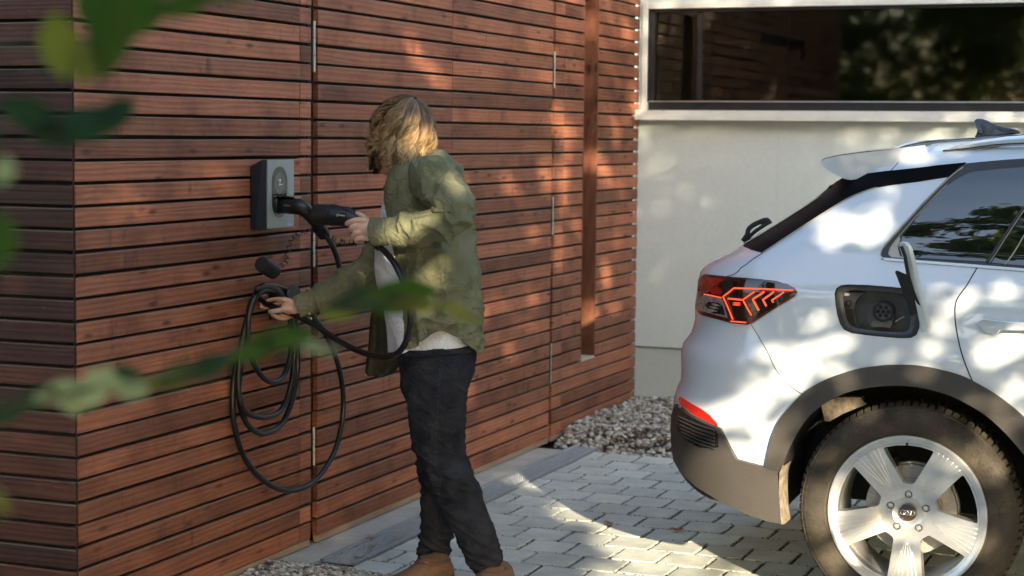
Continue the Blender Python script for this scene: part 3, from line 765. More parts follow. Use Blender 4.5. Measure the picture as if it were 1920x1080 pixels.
# the front wheel arch, out of the picture, is round
g = G(); g.prism([V((5.08+.42*cos(a), YS-.1, .40+.42*sin(a))) for a in [2*pi*i/40 for i in range(40)]], (0, .45, 0)); c3 = g.make('cut', MBL)
bm = bmesh.new(); bm.from_mesh(c3.data); bmesh.ops.recalc_face_normals(bm, faces=bm.faces); bm.to_mesh(c3.data); bm.free()
carve(body, [c1, c2, c3])
body.data.polygons.foreach_set('use_smooth', [True]*len(body.data.polygons)); body.data.set_sharp_from_angle(angle=radians(38))
# paint inside the wheel wells black
for p in body.data.polygons:
    c = p.center+body.location+V(car.location)
    if c.y > YS+.035 and c.z < .95 and c.y < YS+.5 and (abs(c.x-WC.x) < .52 or abs(c.x-5.08) < .44): p.material_index = 1
    if c.y > YS+.022 and .93 < c.z < 1.16 and 2.0 < c.x < 2.42 and abs(p.normal.y) < .5: p.material_index = 1

# ---- cladding
arch_out = [(1436, 880), (1441, 850), (1450, 815), (1464, 785), (1484, 760), (1504, 739), (1528, 722), (1554, 709), (1585, 698), (1616, 690), (1645, 686), (1670, 684), (1709, 684), (1735, 687), (1761, 692), (1795, 701), (1823, 713), (1865, 737), (1895, 759), (1925, 786), (1960, 830)]
arch_in = [(1960, 950), (1935, 874), (1900, 826), (1860, 786), (1820, 759), (1770, 737), (1720, 725), (1670, 722), (1620, 728), (1582, 738), (1548, 756), (1520, 778), (1498, 808), (1480, 842), (1467, 878), (1459, 884)]
flat = lambda yy: (lambda px, py: (onY(px, py, yy), V((0, -1, 0))))
arch_out = [q[:2] for q in smoothpts(arch_out, 3)]; arch_in = [q[:2] for q in smoothpts(arch_in, 3)]
patch('wheel_arch_trim', arch_out+arch_in, TRIM, car, off=.016, thick=.03, step=8)
# turned-in lip of the arch, catching light
g = G(); li = [q[:2] for q in smoothpts([(1461, 882), (1467, 872), (1480, 838), (1498, 804), (1520, 774), (1548, 752), (1582, 734), (1620, 724), (1670, 718), (1720, 721), (1770, 733), (1820, 755), (1860, 782), (1900, 822), (1935, 870)], 4)]
a = [skin(*q)[0]+V((0, -.010, 0)) for q in li]; ctr = V((WC.x, 0, .40))
b = [p+V((0, .075, 0))+V((ctr.x-p.x, 0, ctr.z-p.z)).normalized()*-.004 for p in a]
g.add(a+b, [(i, i+1, len(a)+i+1, len(a)+i) for i in range(len(a)-1)]).make('arch_lip', TRIM, car, smooth=True)
bump_low = [(1265, 776), (1271, 758), (1276, 755), (1300, 776), (1345, 799), (1353, 803), (1366, 830), (1382, 861), (1432, 874.5), (1459, 882), (1462, 925), (1466, 981), (1440, 976), (1400, 962), (1350, 937), (1310, 912), (1282, 886), (1268, 862), (1264, 830), (1263, 800)]
lowR = []
for z in (.66, .60, .5, .4, .3, .15):
    xr = 1.6
    for it in range(5):
        pl = plan(.62, 0, .5, 6.1, xr); m_ = min(scr(V((p.x, p.y, z)))[0] for p in pl[:32]); xr += (lerp_tab([(.4, 1264), (.5, 1258), (.66, 1262)], z)-m_)/520.
    lowR.append([V((p.x, p.y, z)) for p in plan(.62, .012*sst(.5, .2, z), .5, 6.1, xr)[:80]])
lvv = [tuple(p) for R in lowR for p in R]; lff = [(i*80+k, i*80+k+1, (i+1)*80+k+1, (i+1)*80+k) for i in range(5) for k in range(79)]
LOWB = BVHTree.FromPolygons(lvv, lff)
def skinlow(px, py, off=0.0):
    d = ray(px, py).normalized(); h = LOWB.ray_cast(CAM, d)
    if h[0] is None: h = LOWB.find_nearest(CAM+d*(6.3/d.y))
    p, n = h[0], h[1]
    if n.dot(d) > 0: n = -n
    return p+n*off, n
patch('lower_bumper', bump_low, TRIM, car, off=.012, thick=.022, step=9, surf=skinlow)
# rear bumper edge turning into the wheel well, pale tan stands in for sunlight
LITWELL = simple('sunlit_wheel_well_edge', (.10, .08, .055), (.26, .22, .16), .85, 40, .5)
g = G(); li = [(1468, 872), (1463, 886), (1462, 905), (1462, 930), (1463, 955), (1467, 982)]; a = [skinlow(*q)[0]+V((0, -.011, 0)) for q in li]
a2 = [p+V((.006+.002*sin(i*1.7), .010, 0)) for i, p in enumerate(a)]; b = [p+V((.007, .10, 0)) for p in a]; n_ = len(a)
g.add(a+a2+b, [(i, i+1, n_+i+1, n_+i) for i in range(n_-1)]+[(n_+i, n_+i+1, 2*n_+i+1, 2*n_+i) for i in range(n_-1)]).make('bumper_return', LITWELL, car, smooth=True)
# lower lip under the bumper, running round the back
g = G(); path = []
for px, py, yy in ((1263, 842, 6.46), (1266, 868, 6.38), (1280, 893, 6.3), (1302, 914, 6.22), (1330, 930, 6.18), (1362, 944, 6.16)): path.append(onY(px, py, yy)+V((.02, .03, 0)))
g.tube(smoothpts([tuple(p) for p in path], 5), [(.024, .026)]*20+[(.02, .02), (.016, .02), (.012, .015), (.008, .01), (.005, .005)], 10).make('bumper_lip', MBL, car, smooth=True)
# reflector and grille under it
RED = Mt('red_lens', (.45, .014, .01), .12, coat=1); RED.p.inputs['Emission Color'].default_value = (1, .05, .02, 1); RED.p.inputs['Emission Strength'].default_value = .05; REDL = RED.m  # faint emission brightens the reflector, which is no lamp
refl = patch('reflector', [(1275, 744), (1283, 747), (1297, 756), (1315, 766), (1332, 778), (1344, 792), (1347, 798.5), (1338, 796), (1318, 787), (1298, 776), (1284, 765), (1276, 756)], REDL, car, off=.006, thick=.012, step=5)
gr = patch('bumper_grille', [(1272, 778), (1278, 767), (1296, 778), (1320, 791), (1344, 802), (1350, 812), (1352, 838), (1347, 846), (1336, 845), (1310, 835), (1287, 820), (1277, 803), (1272, 790)], GLB, car, off=.016, thick=.02, step=7)
for k in range(6):
    t = k/5; a = (1277+t*10, 780+t*36); b = (1346, 806+t*34); mid = ((a[0]+b[0])/2, (a[1]+b[1])/2+2)
    seam('grille_bar', [a, mid, b], gr, .004, MBL, .018, 5)
# pale skid edge
# ---- shut lines
seam('panel_gap', [(1835.6, 497), (1826, 512), (1812, 536), (1798, 555), (1791.6, 570), (1790.5, 593), (1794, 622), (1801, 655), (1812, 688), (1823, 714)], car, .0022)
seam('panel_gap', [(1409, 609), (1424, 634), (1440, 662), (1453, 690), (1470, 712), (1488, 729), (1506, 740)], car, .0013)
seam('panel_gap', [(1430, 474.5), (1412, 486), (1398, 497), (1390, 502), (1384, 509), (1375, 515), (1363, 518.5)], car, .0020)
seam('panel_gap', [(1652, 486), (1720, 491), (1790, 496), (1850, 500), (1930, 506)], car, .0014)
seam('bumper_crease', [(1374, 606), (1386, 634), (1397, 662), (1406, 688)], car, .003, PAINT, -.0018)
seam('spoiler_gap', [(1726, 274), (1712, 283), (1696, 292), (1680, 310), (1664, 327), (1646, 350)], car, .0016, None, 0)

# ---- charging port
PORTG = simple('port_plastic', (.055, .055, .055), (.085, .083, .078), .45, 50, .1)
def shr(P, k, dx=0, dy=0):
    cx = sum(p[0] for p in P)/len(P); cy = sum(p[1] for p in P)/len(P); return [(cx+(x-cx)*k+dx, cy+(y-cy)*k+dy) for x, y in P]
ys = skin(1645, 585)[0].y
port = thing_part = mk('charge_port', G().prism([onY(x, y, ys+.07) for x, y in shr(PORT, 1.0)], (0, .02, 0)).v, G().prism([onY(x, y, ys+.07) for x, y in shr(PORT, 1.0)], (0, .02, 0)).f, PORTG, car)
g = G(); A = [skin(x, y)[0]+V((0, .002, 0)) for x, y in PORT]; B = [onY(x, y, ys+.022) for x, y in shr(PORT, .90)]; D = [onY(x, y, ys+.026) for x, y in shr(PORT, .80)]; n_ = len(A)
E_ = [onY(x, y, ys+.07) for x, y in shr(PORT, .78)]
for q in range(3): pass
g.add(A+B+D+E_, [(i+j*n_, (i+1) % n_+j*n_, (i+1) % n_+(j+1)*n_, i+(j+1)*n_) for j in range(3) for i in range(n_)]).make('port_bezel', PORTG, port, angle=35)
G().tube([skin(x, y)[0] for x, y in PORT], .0022, 6, closed=True).make('port_seal', MBL, port, smooth=True)
def ring_obj(name, c, r, w, h, mat, parent, n=28, axis='Y'):
    return G().lathe([(r-w, 0), (r-w, -h), (r, -h), (r+.001, 0)], c, axis, n).make(name, mat, parent, angle=35)
sc_ = onY(1656.5, 584, ys+.05)
# socket housing: rounded tombstone
tomb = [(1630, 600), (1630, 585), (1636, 572), (1647, 564.5), (1660, 563), (1672, 567), (1679, 577), (1679.5, 592), (1675, 612), (1662, 614), (1640, 611), (1631, 608)]
g = G(); g.prism([onY(x, y, ys+.07) for x, y in tomb], (0, -.028, 0)).make('socket_housing', PORTG, port, angle=40)
s0 = onY(1656.5, 584, ys+.041)
ring_obj('socket_ring', s0, .034, .006, .012, MBL, port)
G().lathe([(0, 0), (.027, 0), (.028, .004)], s0+V((0, -.002, 0)), 'Y', 28).make('socket_face', simple('socket_grey', (.12, .12, .12), (.15, .15, .15), .5, 40, 0), port)
k = 0
for (dx, dz) in ((0, 0), (-.017, 0), (.017, 0), (-.0085, .0135), (.0085, .0135), (-.009, -.0135), (.009, -.0135)):
    c = s0+V((dx, -.0035, dz)); G().lathe([(.0035, .001), (.0042, -.005), (.0062, -.005), (.0068, 0)], c, 'Y', 14).lathe([(0, -.001), (.0045, -.001)], c, 'Y', 12).make('socket_pin_hole', MBL, port, angle=40)
# lower cap in the tombstone and left hinge plate
G().prism([onY(x, y, ys+.035) for x, y in [(1634, 603), (1640, 599), (1655, 602), (1670, 600), (1673, 606), (1668, 615), (1655, 612), (1640, 614), (1633, 612)]], (0, .02, 0)).make('cap_holder', simple('cap_grey', (.10, .10, .09), (.15, .145, .13), .5, 40, .1), port)
G().prism([onY(x, y, ys+.045) for x, y in [(1574, 547), (1622, 549), (1612, 556), (1604, 566), (1600, 580), (1576, 576)]], (0, .025, 0)).make('latch_plate', PORTG, port)
G().ball(onY(1591, 569, ys+.036), (.010, .012, .012), 12, 8).make('latch_button', MBL, port, smooth=True)
G().prism([onY(x, y, ys+.043) for x, y in [(1581, 549), (1590, 549.5), (1594, 552), (1590, 555), (1582, 554)]], (0, .004, 0)).make('latch_window', simple('clear_plastic', (.6, .6, .57), (.7, .7, .66), .3, 20, 0), port)
G().tube([onY(1603, 566, ys+.05), onY(1600, 585, ys+.055), onY(1604, 605, ys+.055), onY(1612, 617, ys+.05)], .003, 6).make('bucket_rib', PORTG, port, smooth=True)
# the open flap, hinged on the right edge, standing out toward the camera
fl = [(1685, 455, .17), (1690, 452.5, .17), (1697, 455, .17), (1703, 465, .165), (1710, 490, .15), (1719, 532, .115), (1731, 578, .07), (1741, 614, .03), (1737, 621, .022), (1728, 622, .015), (1722, 600, .035), (1713, 560, .085), (1703, 520, .12), (1693, 488, .15), (1686, 466, .165)]
P1 = [onY(x, y, ys-d) for x, y, d in fl]
flap = G().prism(P1, (.012, .012, 0)).make('charge_flap', PAINT, car, angle=30)
md = flap.modifiers.new('bv', 'BEVEL'); md.width = .003; md.segments = 2; md.limit_method = 'ANGLE'
G().prism([onY(x, y, ys-d) for x, y, d in [(1678, 510, .13), (1681, 507, .13), (1704, 517, .12), (1712, 545, .095), (1728, 583, .05), (1722, 586, .045), (1708, 589, .04), (1706, 580, .045), (1694, 552, .08)]], (.006, -.010, 0)).make('flap_liner', MBL, flap)
G().tube([onY(1690, 462, ys-.182), onY(1697, 480, ys-.175), onY(1700, 500, ys-.15), onY(1704, 520, ys-.13)], .006, 6).make('flap_rib', MBL, flap, smooth=True)
G().tube([onY(1706, 575, ys-.06), onY(1710, 590, ys-.03), onY(1716, 588, ys-.01)], .005, 6).make('flap_hinge', MBL, flap, smooth=True)
G().tube([onY(1679, 603, ys+.03), onY(1688, 597, ys+.02), onY(1695, 594, ys+.01)], .0018, 5).make('cap_strap', simple('pale_strap', (.4, .38, .33), (.5, .48, .4), .6, 30, 0), port)

# ---- side windows
RUB = simple('window_surround', (.030, .029, .028), (.045, .043, .04), .35, 60, .05)
CHR = simple('satin_trim', (.42, .37, .30), (.5, .45, .37), .35, 30, 0, metal=.3)
wl_out = [(1651, 478), (1653, 470), (1659, 459), (1700, 414), (1731, 380), (1780, 331), (1800, 314), (1812, 308), (1840, 305), (1880, 301.5), (1960, 296), (1960, 507), (1900, 502.5), (1800, 494), (1700, 487), (1656, 484)]
surr = patch('window_surround', wl_out, RUB, car, off=.004, thick=.008, step=9)
patch('side_window', [(1700, 484), (1690, 480), (1688, 474), (1692, 444), (1708, 424), (1726, 401), (1750, 376), (1775, 351), (1790, 340), (1806, 331), (1821, 324.5), (1870, 319), (1940, 313.5), (1928, 376), (1900, 414), (1875, 450), (1848, 492), (1800, 489.5), (1750, 486.5)], GLS, car, off=.0065, thick=.006, step=11)
patch('side_window', [(1860, 494), (1884, 452), (1909, 414), (1940, 372), (1975, 372), (1975, 503), (1900, 498)], GLS, car, off=.0065, thick=.006, step=11)
patch('quarter_panel_trim', [(1666, 478), (1668, 468), (1685, 446), (1689, 447), (1684, 466), (1688, 482), (1700, 486), (1672, 484)], CHR, car, off=.008, thick=.006, step=6)
seam('window_bead', [(1652, 479), (1655, 468), (1668, 452), (1700, 417), (1732, 382.5), (1781, 334), (1806, 315)], car, .0022, CHR, .005)
seam('window_bead', [(1668, 480), (1670, 466), (1690, 440), (1727, 398), (1776, 348)], car, .0016, CHR, .0075)
seam('window_pillar', [(1852, 494), (1880, 450), (1905, 412), (1935, 370)], car, .0048, RUB, .006, 6)
seam('window_bead', [(1856, 495), (1884, 451), (1909, 413), (1939, 371)], car, .0014, CHR, .0105)
seam('window_bead', [(1885, 498), (1902, 474), (1928, 430)], car, .0025, CHR, .0085)
patch('window_sill_trim', [(1653, 484), (1700, 487.5), (1800, 495), (1900, 503), (1960, 508), (1960, 513), (1900, 508), (1800, 500), (1700, 492.5), (1660, 489.5)], PAINT, car, off=.006, thick=.008, step=7)

# ---- black band behind the window, up to the spoiler
blk = [(1394, 462), (1400, 457), (1432, 438), (1472, 413.5), (1507, 391.5), (1537, 371), (1542, 357), (1546, 331), (1548, 322), (1600, 330), (1662, 322), (1700, 318), (1760, 311), (1811, 306), (1800, 316), (1780, 331.5), (1720, 341), (1680, 346), (1647, 351.5), (1634, 353.5), (1621, 358), (1590, 372), (1553, 394), (1500, 428), (1430, 474.5), (1408, 468)]
patch('pillar_trim', blk, Mt('pillar_black', (.005, .005, .006), .5, spec=.03).m, car, off=.004, thick=.008, step=9)
seam('rear_glass_edge', [(1396, 460), (1432, 439), (1472, 414.5), (1507, 392.5), (1535, 373)], car, .0018, CHR, .006)  # pale tube stands in for the glint along the rear glass
seam('rear_glass_edge', [(1430, 475), (1500, 429), (1553, 395), (1590, 373), (1621, 359.5), (1645, 352)], car, .0016, CHR, .003)
# rear window glass, on the back of the car
# ---- spoiler: a wing across the tail
prof = [(1662, 328, 0), (1625, 333, 0), (1592, 338, 0), (1581, 336, 0), (1565, 329, 0), (1545, 318, 0), (1534, 309, 0), (1533, 304, 0), (1541, 299, 0), (1570, 293, 0), (1620, 286.5, 0), (1668, 281, 0), (1712, 275, 0), (1745, 271, 0), (1745, 300, 0), (1700, 312, 0), (1680, 320, 0)]
Pn = [onY(x, y, 6.23) for x, y, _ in prof]
g = G(); NS = 15; n_ = len(Pn); mid = V((sum(p.x for p in Pn)/n_, 0, sum(p.z for p in Pn)/n_))
for s in range(NS):
    t = s/(NS-1); y = 6.228+t*2*(CY-6.228); e = abs(2*t-1); sh = 1-.10*max(0, e-.82)/.18
    arch = .012*(1-e*e); back = -.055*(1-e*e)
    for p in Pn:
        zz = mid.z+(p.z-mid.z)*sh*(1 if p.z > mid.z-.01 else (.45+.55*sst(.75, 1, e)))
        g.v.append(V((mid.x+(p.x-mid.x)*sh+(back if p.x < mid.x else 0), y, zz+arch)))
for s in range(NS-1):
    for i in range(n_): g.f.append((s*n_+i, s*n_+(i+1) % n_, (s+1)*n_+(i+1) % n_, (s+1)*n_+i))
g.f.append(tuple(range(n_))); g.f.append(tuple((NS-1)*n_+i for i in range(n_-1, -1, -1)))
sp = g.make('roof_spoiler', PAINT, car, angle=60)
md = sp.modifiers.new('bv', 'BEVEL'); md.width = .010; md.segments = 3; md.limit_method = 'ANGLE'; md.angle_limit = radians(50)
# ---- wiper
g = G(); wp = [onY(x, y, 6.46) for x, y in ((1444, 420), (1438, 412.5), (1425, 416), (1411, 423), (1403, 431), (1401, 440), (1393, 452))]
g.tube(smoothpts([tuple(p) for p in wp], 3), (.009, .006), 6).tube([onY(1440, 418, 6.46), onY(1418, 432, 6.46), onY(1396, 452, 6.46)], .007, 6).tube([onY(1443, 417, 6.46), onY(1436, 414, 6.60), onY(1430, 420, 6.9)], .008, 6).make('rear_wiper', MBL, car, smooth=True)
# ---- roof rail and aerial
g = G(); tp = [(1768, 281, 281.6), (1785, 275.5, 280), (1800, 270.5, 278.5), (1830, 263, 275), (1860, 258.5, 271), (1890, 255, 268.5), (1930, 252, 267), (2050, 245, 262)]
vs = []; 
for x, a, b in tp:
    A = onY(x, a, 6.27); B = onY(x, b, 6.245); vs += [B, B.lerp(A, .5)+V((0, -.014, 0)), A+V((0, 0, -.002)), A+V((0, .03, -.001)), B+V((0, .03, -.01))]
fs = [(i*5+j, i*5+(j+1) % 5, (i+1)*5+(j+1) % 5, (i+1)*5+j) for i in range(len(tp)-1) for j in range(5)]
g.add(vs, fs).make('roof_rail', PAINT, car, angle=45)
G().tube([onY(x, b+1.2, 6.24) for x, a, b in tp], .0022, 5).make('rail_gasket', MBL, car, smooth=True)
rt = [skin(x, y)[0] for x, y in ((1700, 292), (1760, 284), (1840, 277), (1930, 270))]
fin = [(1827, 257.5, .9), (1831, 251, 1), (1832.5, 243, .9), (1828, 230, .45), (1826.5, 226.5, .3), (1831, 223, .22), (1840, 222.5, .2), (1850, 225.5, .2), (1858, 230, .25), (1868, 235.5, .35), (1885, 239, .5), (1902, 242, .5), (1909, 244.5, .35), (1914, 250, .15), (1900, 252.5, .8), (1870, 254.5, 1)]
g = G(); yf = 6.86; n_ = len(fin); cf = onY(1860, 246, yf)
N_ = [onY(x, y, yf-.028*w) for x, y, w in fin]; F_ = [onY(x, y, yf)+V((0, .028*w, 0)) for x, y, w in fin]; mid_ = [onY(x, y, yf) for x, y, w in fin]
Ni = [p.lerp(V((cf.x, yf-.032, cf.z-.004)), .38) for p in N_]
g.add(Ni+N_+F_, [tuple(range(n_))]+[(i, (i+1) % n_, n_+(i+1) % n_, n_+i) for i in range(n_)]+[(n_+i, n_+(i+1) % n_, 2*n_+(i+1) % n_, 2*n_+i) for i in range(n_)]+[tuple(range(3*n_-1, 2*n_-1, -1))]).make('shark_fin_aerial', GLB, car, angle=40)
# ---- door handle
hd = [(1832, 606, .004), (1838, 600, .02), (1850, 597.5, .036), (1880, 599.5, .04), (1960, 606, .04), (1960, 619, .04), (1890, 617, .04), (1878, 617, .036), (1872, 625, .012), (1862, 628, .008), (1848, 620, .02), (1838, 613, .014)]
hp = [skin(x, y)[0]+V((0, -o_, 0)) for x, y, o_ in hd]; hb = [skin(x, y)[0]+V((0, .004, 0)) for x, y, o_ in hd]; n_ = len(hp)
dh = G().add(hp+hb, [tuple(range(n_))]+[(i, n_+i, n_+(i+1) % n_, (i+1) % n_) for i in range(n_)]).make('door_handle', PAINT, car, angle=30)
md = dh.modifiers.new('bv', 'BEVEL'); md.width = .004; md.segments = 3; md.limit_method = 'ANGLE'

# ---- tail lamp
LRED = Mt('dark_red_lens', (.10, .004, .004), .07, coat=1).m
LBLK = Mt('smoked_lens', (.012, .006, .006), .06, coat=1).m
LGRY = simple('reversing_lens', (.16, .13, .11), (.42, .36, .31), .12, 60, .3, coat=1)
LGLO = Mt('lit_red_line', (.75, .07, .03), .3); LGLO.p.inputs['Emission Color'].default_value = (1, .12, .05, 1); LGLO.p.inputs['Emission Strength'].default_value = .28; LGLO = LGLO.m
LCOR = Mt('bright_red_lens', (.42, .016, .008), .08, coat=1).m
lamp = patch('tail_lamp', [(1322, 515), (1363, 519.5), (1428, 524.5), (1458, 528), (1477, 533), (1490, 540), (1495.5, 547), (1490, 556), (1458, 575.5), (1409, 607), (1403, 608.8), (1372, 605.5), (1342, 597.5), (1317, 590.5), (1309, 584.5), (1305, 576), (1308, 564), (1311, 551), (1311, 540), (1311, 527), (1315.5, 520)], LRED, car, off=.0045, thick=.012, step=6)
def lp(name, poly, mat, off=.0065): return patch(name, poly, mat, lamp, off=off, thick=.003, step=5)
lp('lamp_lens', [(1312, 528), (1320, 522), (1345, 521), (1362, 524), (1345, 534), (1330, 548), (1320, 549), (1313, 540)], LCOR)
lp('lamp_lens', [(1332, 542), (1345, 538), (1358, 545), (1354, 552), (1338, 551)], LCOR)
lp('lamp_cover', [(1352, 533), (1366, 523), (1430, 527.5), (1470, 534), (1486, 541), (1486, 543), (1378, 537), (1364, 546), (1358, 550)], LBLK)
lp('lamp_cover', [(1381, 544), (1415, 545), (1403, 553), (1394, 559), (1370, 557), (1368, 553)], LBLK)
lp('lamp_cover', [(1371, 563), (1394, 564), (1398, 570), (1405, 594), (1400, 602), (1380, 599), (1376, 585)], LBLK)
lp('lamp_cover', [(1420, 548), (1483, 550), (1470, 563), (1440, 583), (1412, 601), (1414, 593), (1402, 563)], LBLK)
lp('reversing_light', [(1306, 577), (1311, 556), (1326, 552), (1352, 558), (1357, 562), (1362, 580), (1366, 596), (1342, 590), (1318, 583), (1309, 580)], LGRY, .006)
lp('lamp_cover', [(1325, 573), (1332, 566), (1350, 568), (1358, 574), (1362, 590), (1340, 587)], LBLK, .0075)
for k in range(3): lp('lamp_slat', [(1329+k*4, 580-k*5), (1337+k*4, 579-k*5), (1350+k*3, 584-k*5), (1340+k*3, 584.5-k*5)], LGRY, .0095)
def neon(line, w=.0029):
    pts = []; 
    for a, b in zip(line, line[1:]):
        for i in range(4): t = i/4; pts.append((a[0]+(b[0]-a[0])*t, a[1]+(b[1]-a[1])*t))
    pts.append(line[-1]); P = [skin(*q, .0105) for q in pts]
    G().tube([p for p, n in P], (w, w), 6).make('light_strip', LGLO, lamp)
neon([(1488, 545.5), (1430, 542.5), (1379, 541), (1360, 556), (1369, 577), (1378, 598.5)])
neon([(1417, 547), (1396, 562), (1404, 577), (1411.5, 591)]); neon([(1369, 559.5), (1394, 562)], .003)
neon([(1435, 547.5), (1414, 561), (1425, 582)], .0036); neon([(1453, 547.5), (1432.5, 562), (1439, 574)], .0034); neon([(1471, 548.5), (1448.5, 563.5), (1452, 567)], .003)
neon([(1374, 602), (1402, 604.5)], .0022); neon([(1325, 551.5), (1357, 558)], .0018)
def emblem(c, ux, uz, r, w, mat, parent, n=4, th=None):
    g = G()
    for i in range(4):
        cc = c+ux*((i-1.5)*r*1.32); pts = [cc+ux*(r*cos(a))+uz*(r*sin(a)) for a in [2*pi*k/20 for k in range(20)]]; g.tube(pts, w, n, closed=True)
    return g.make('four_ring_emblem', mat, parent, smooth=True)
c, nn = skin(1384, 570, .009); ux = (skin(1388, 570.3)[0]-skin(1380, 569.8)[0]).normalized(); emblem(c, ux, ux.cross(nn).normalized()*(-1 if ux.cross(nn).z < 0 else 1), .0052, .0009, LGLO, lamp)

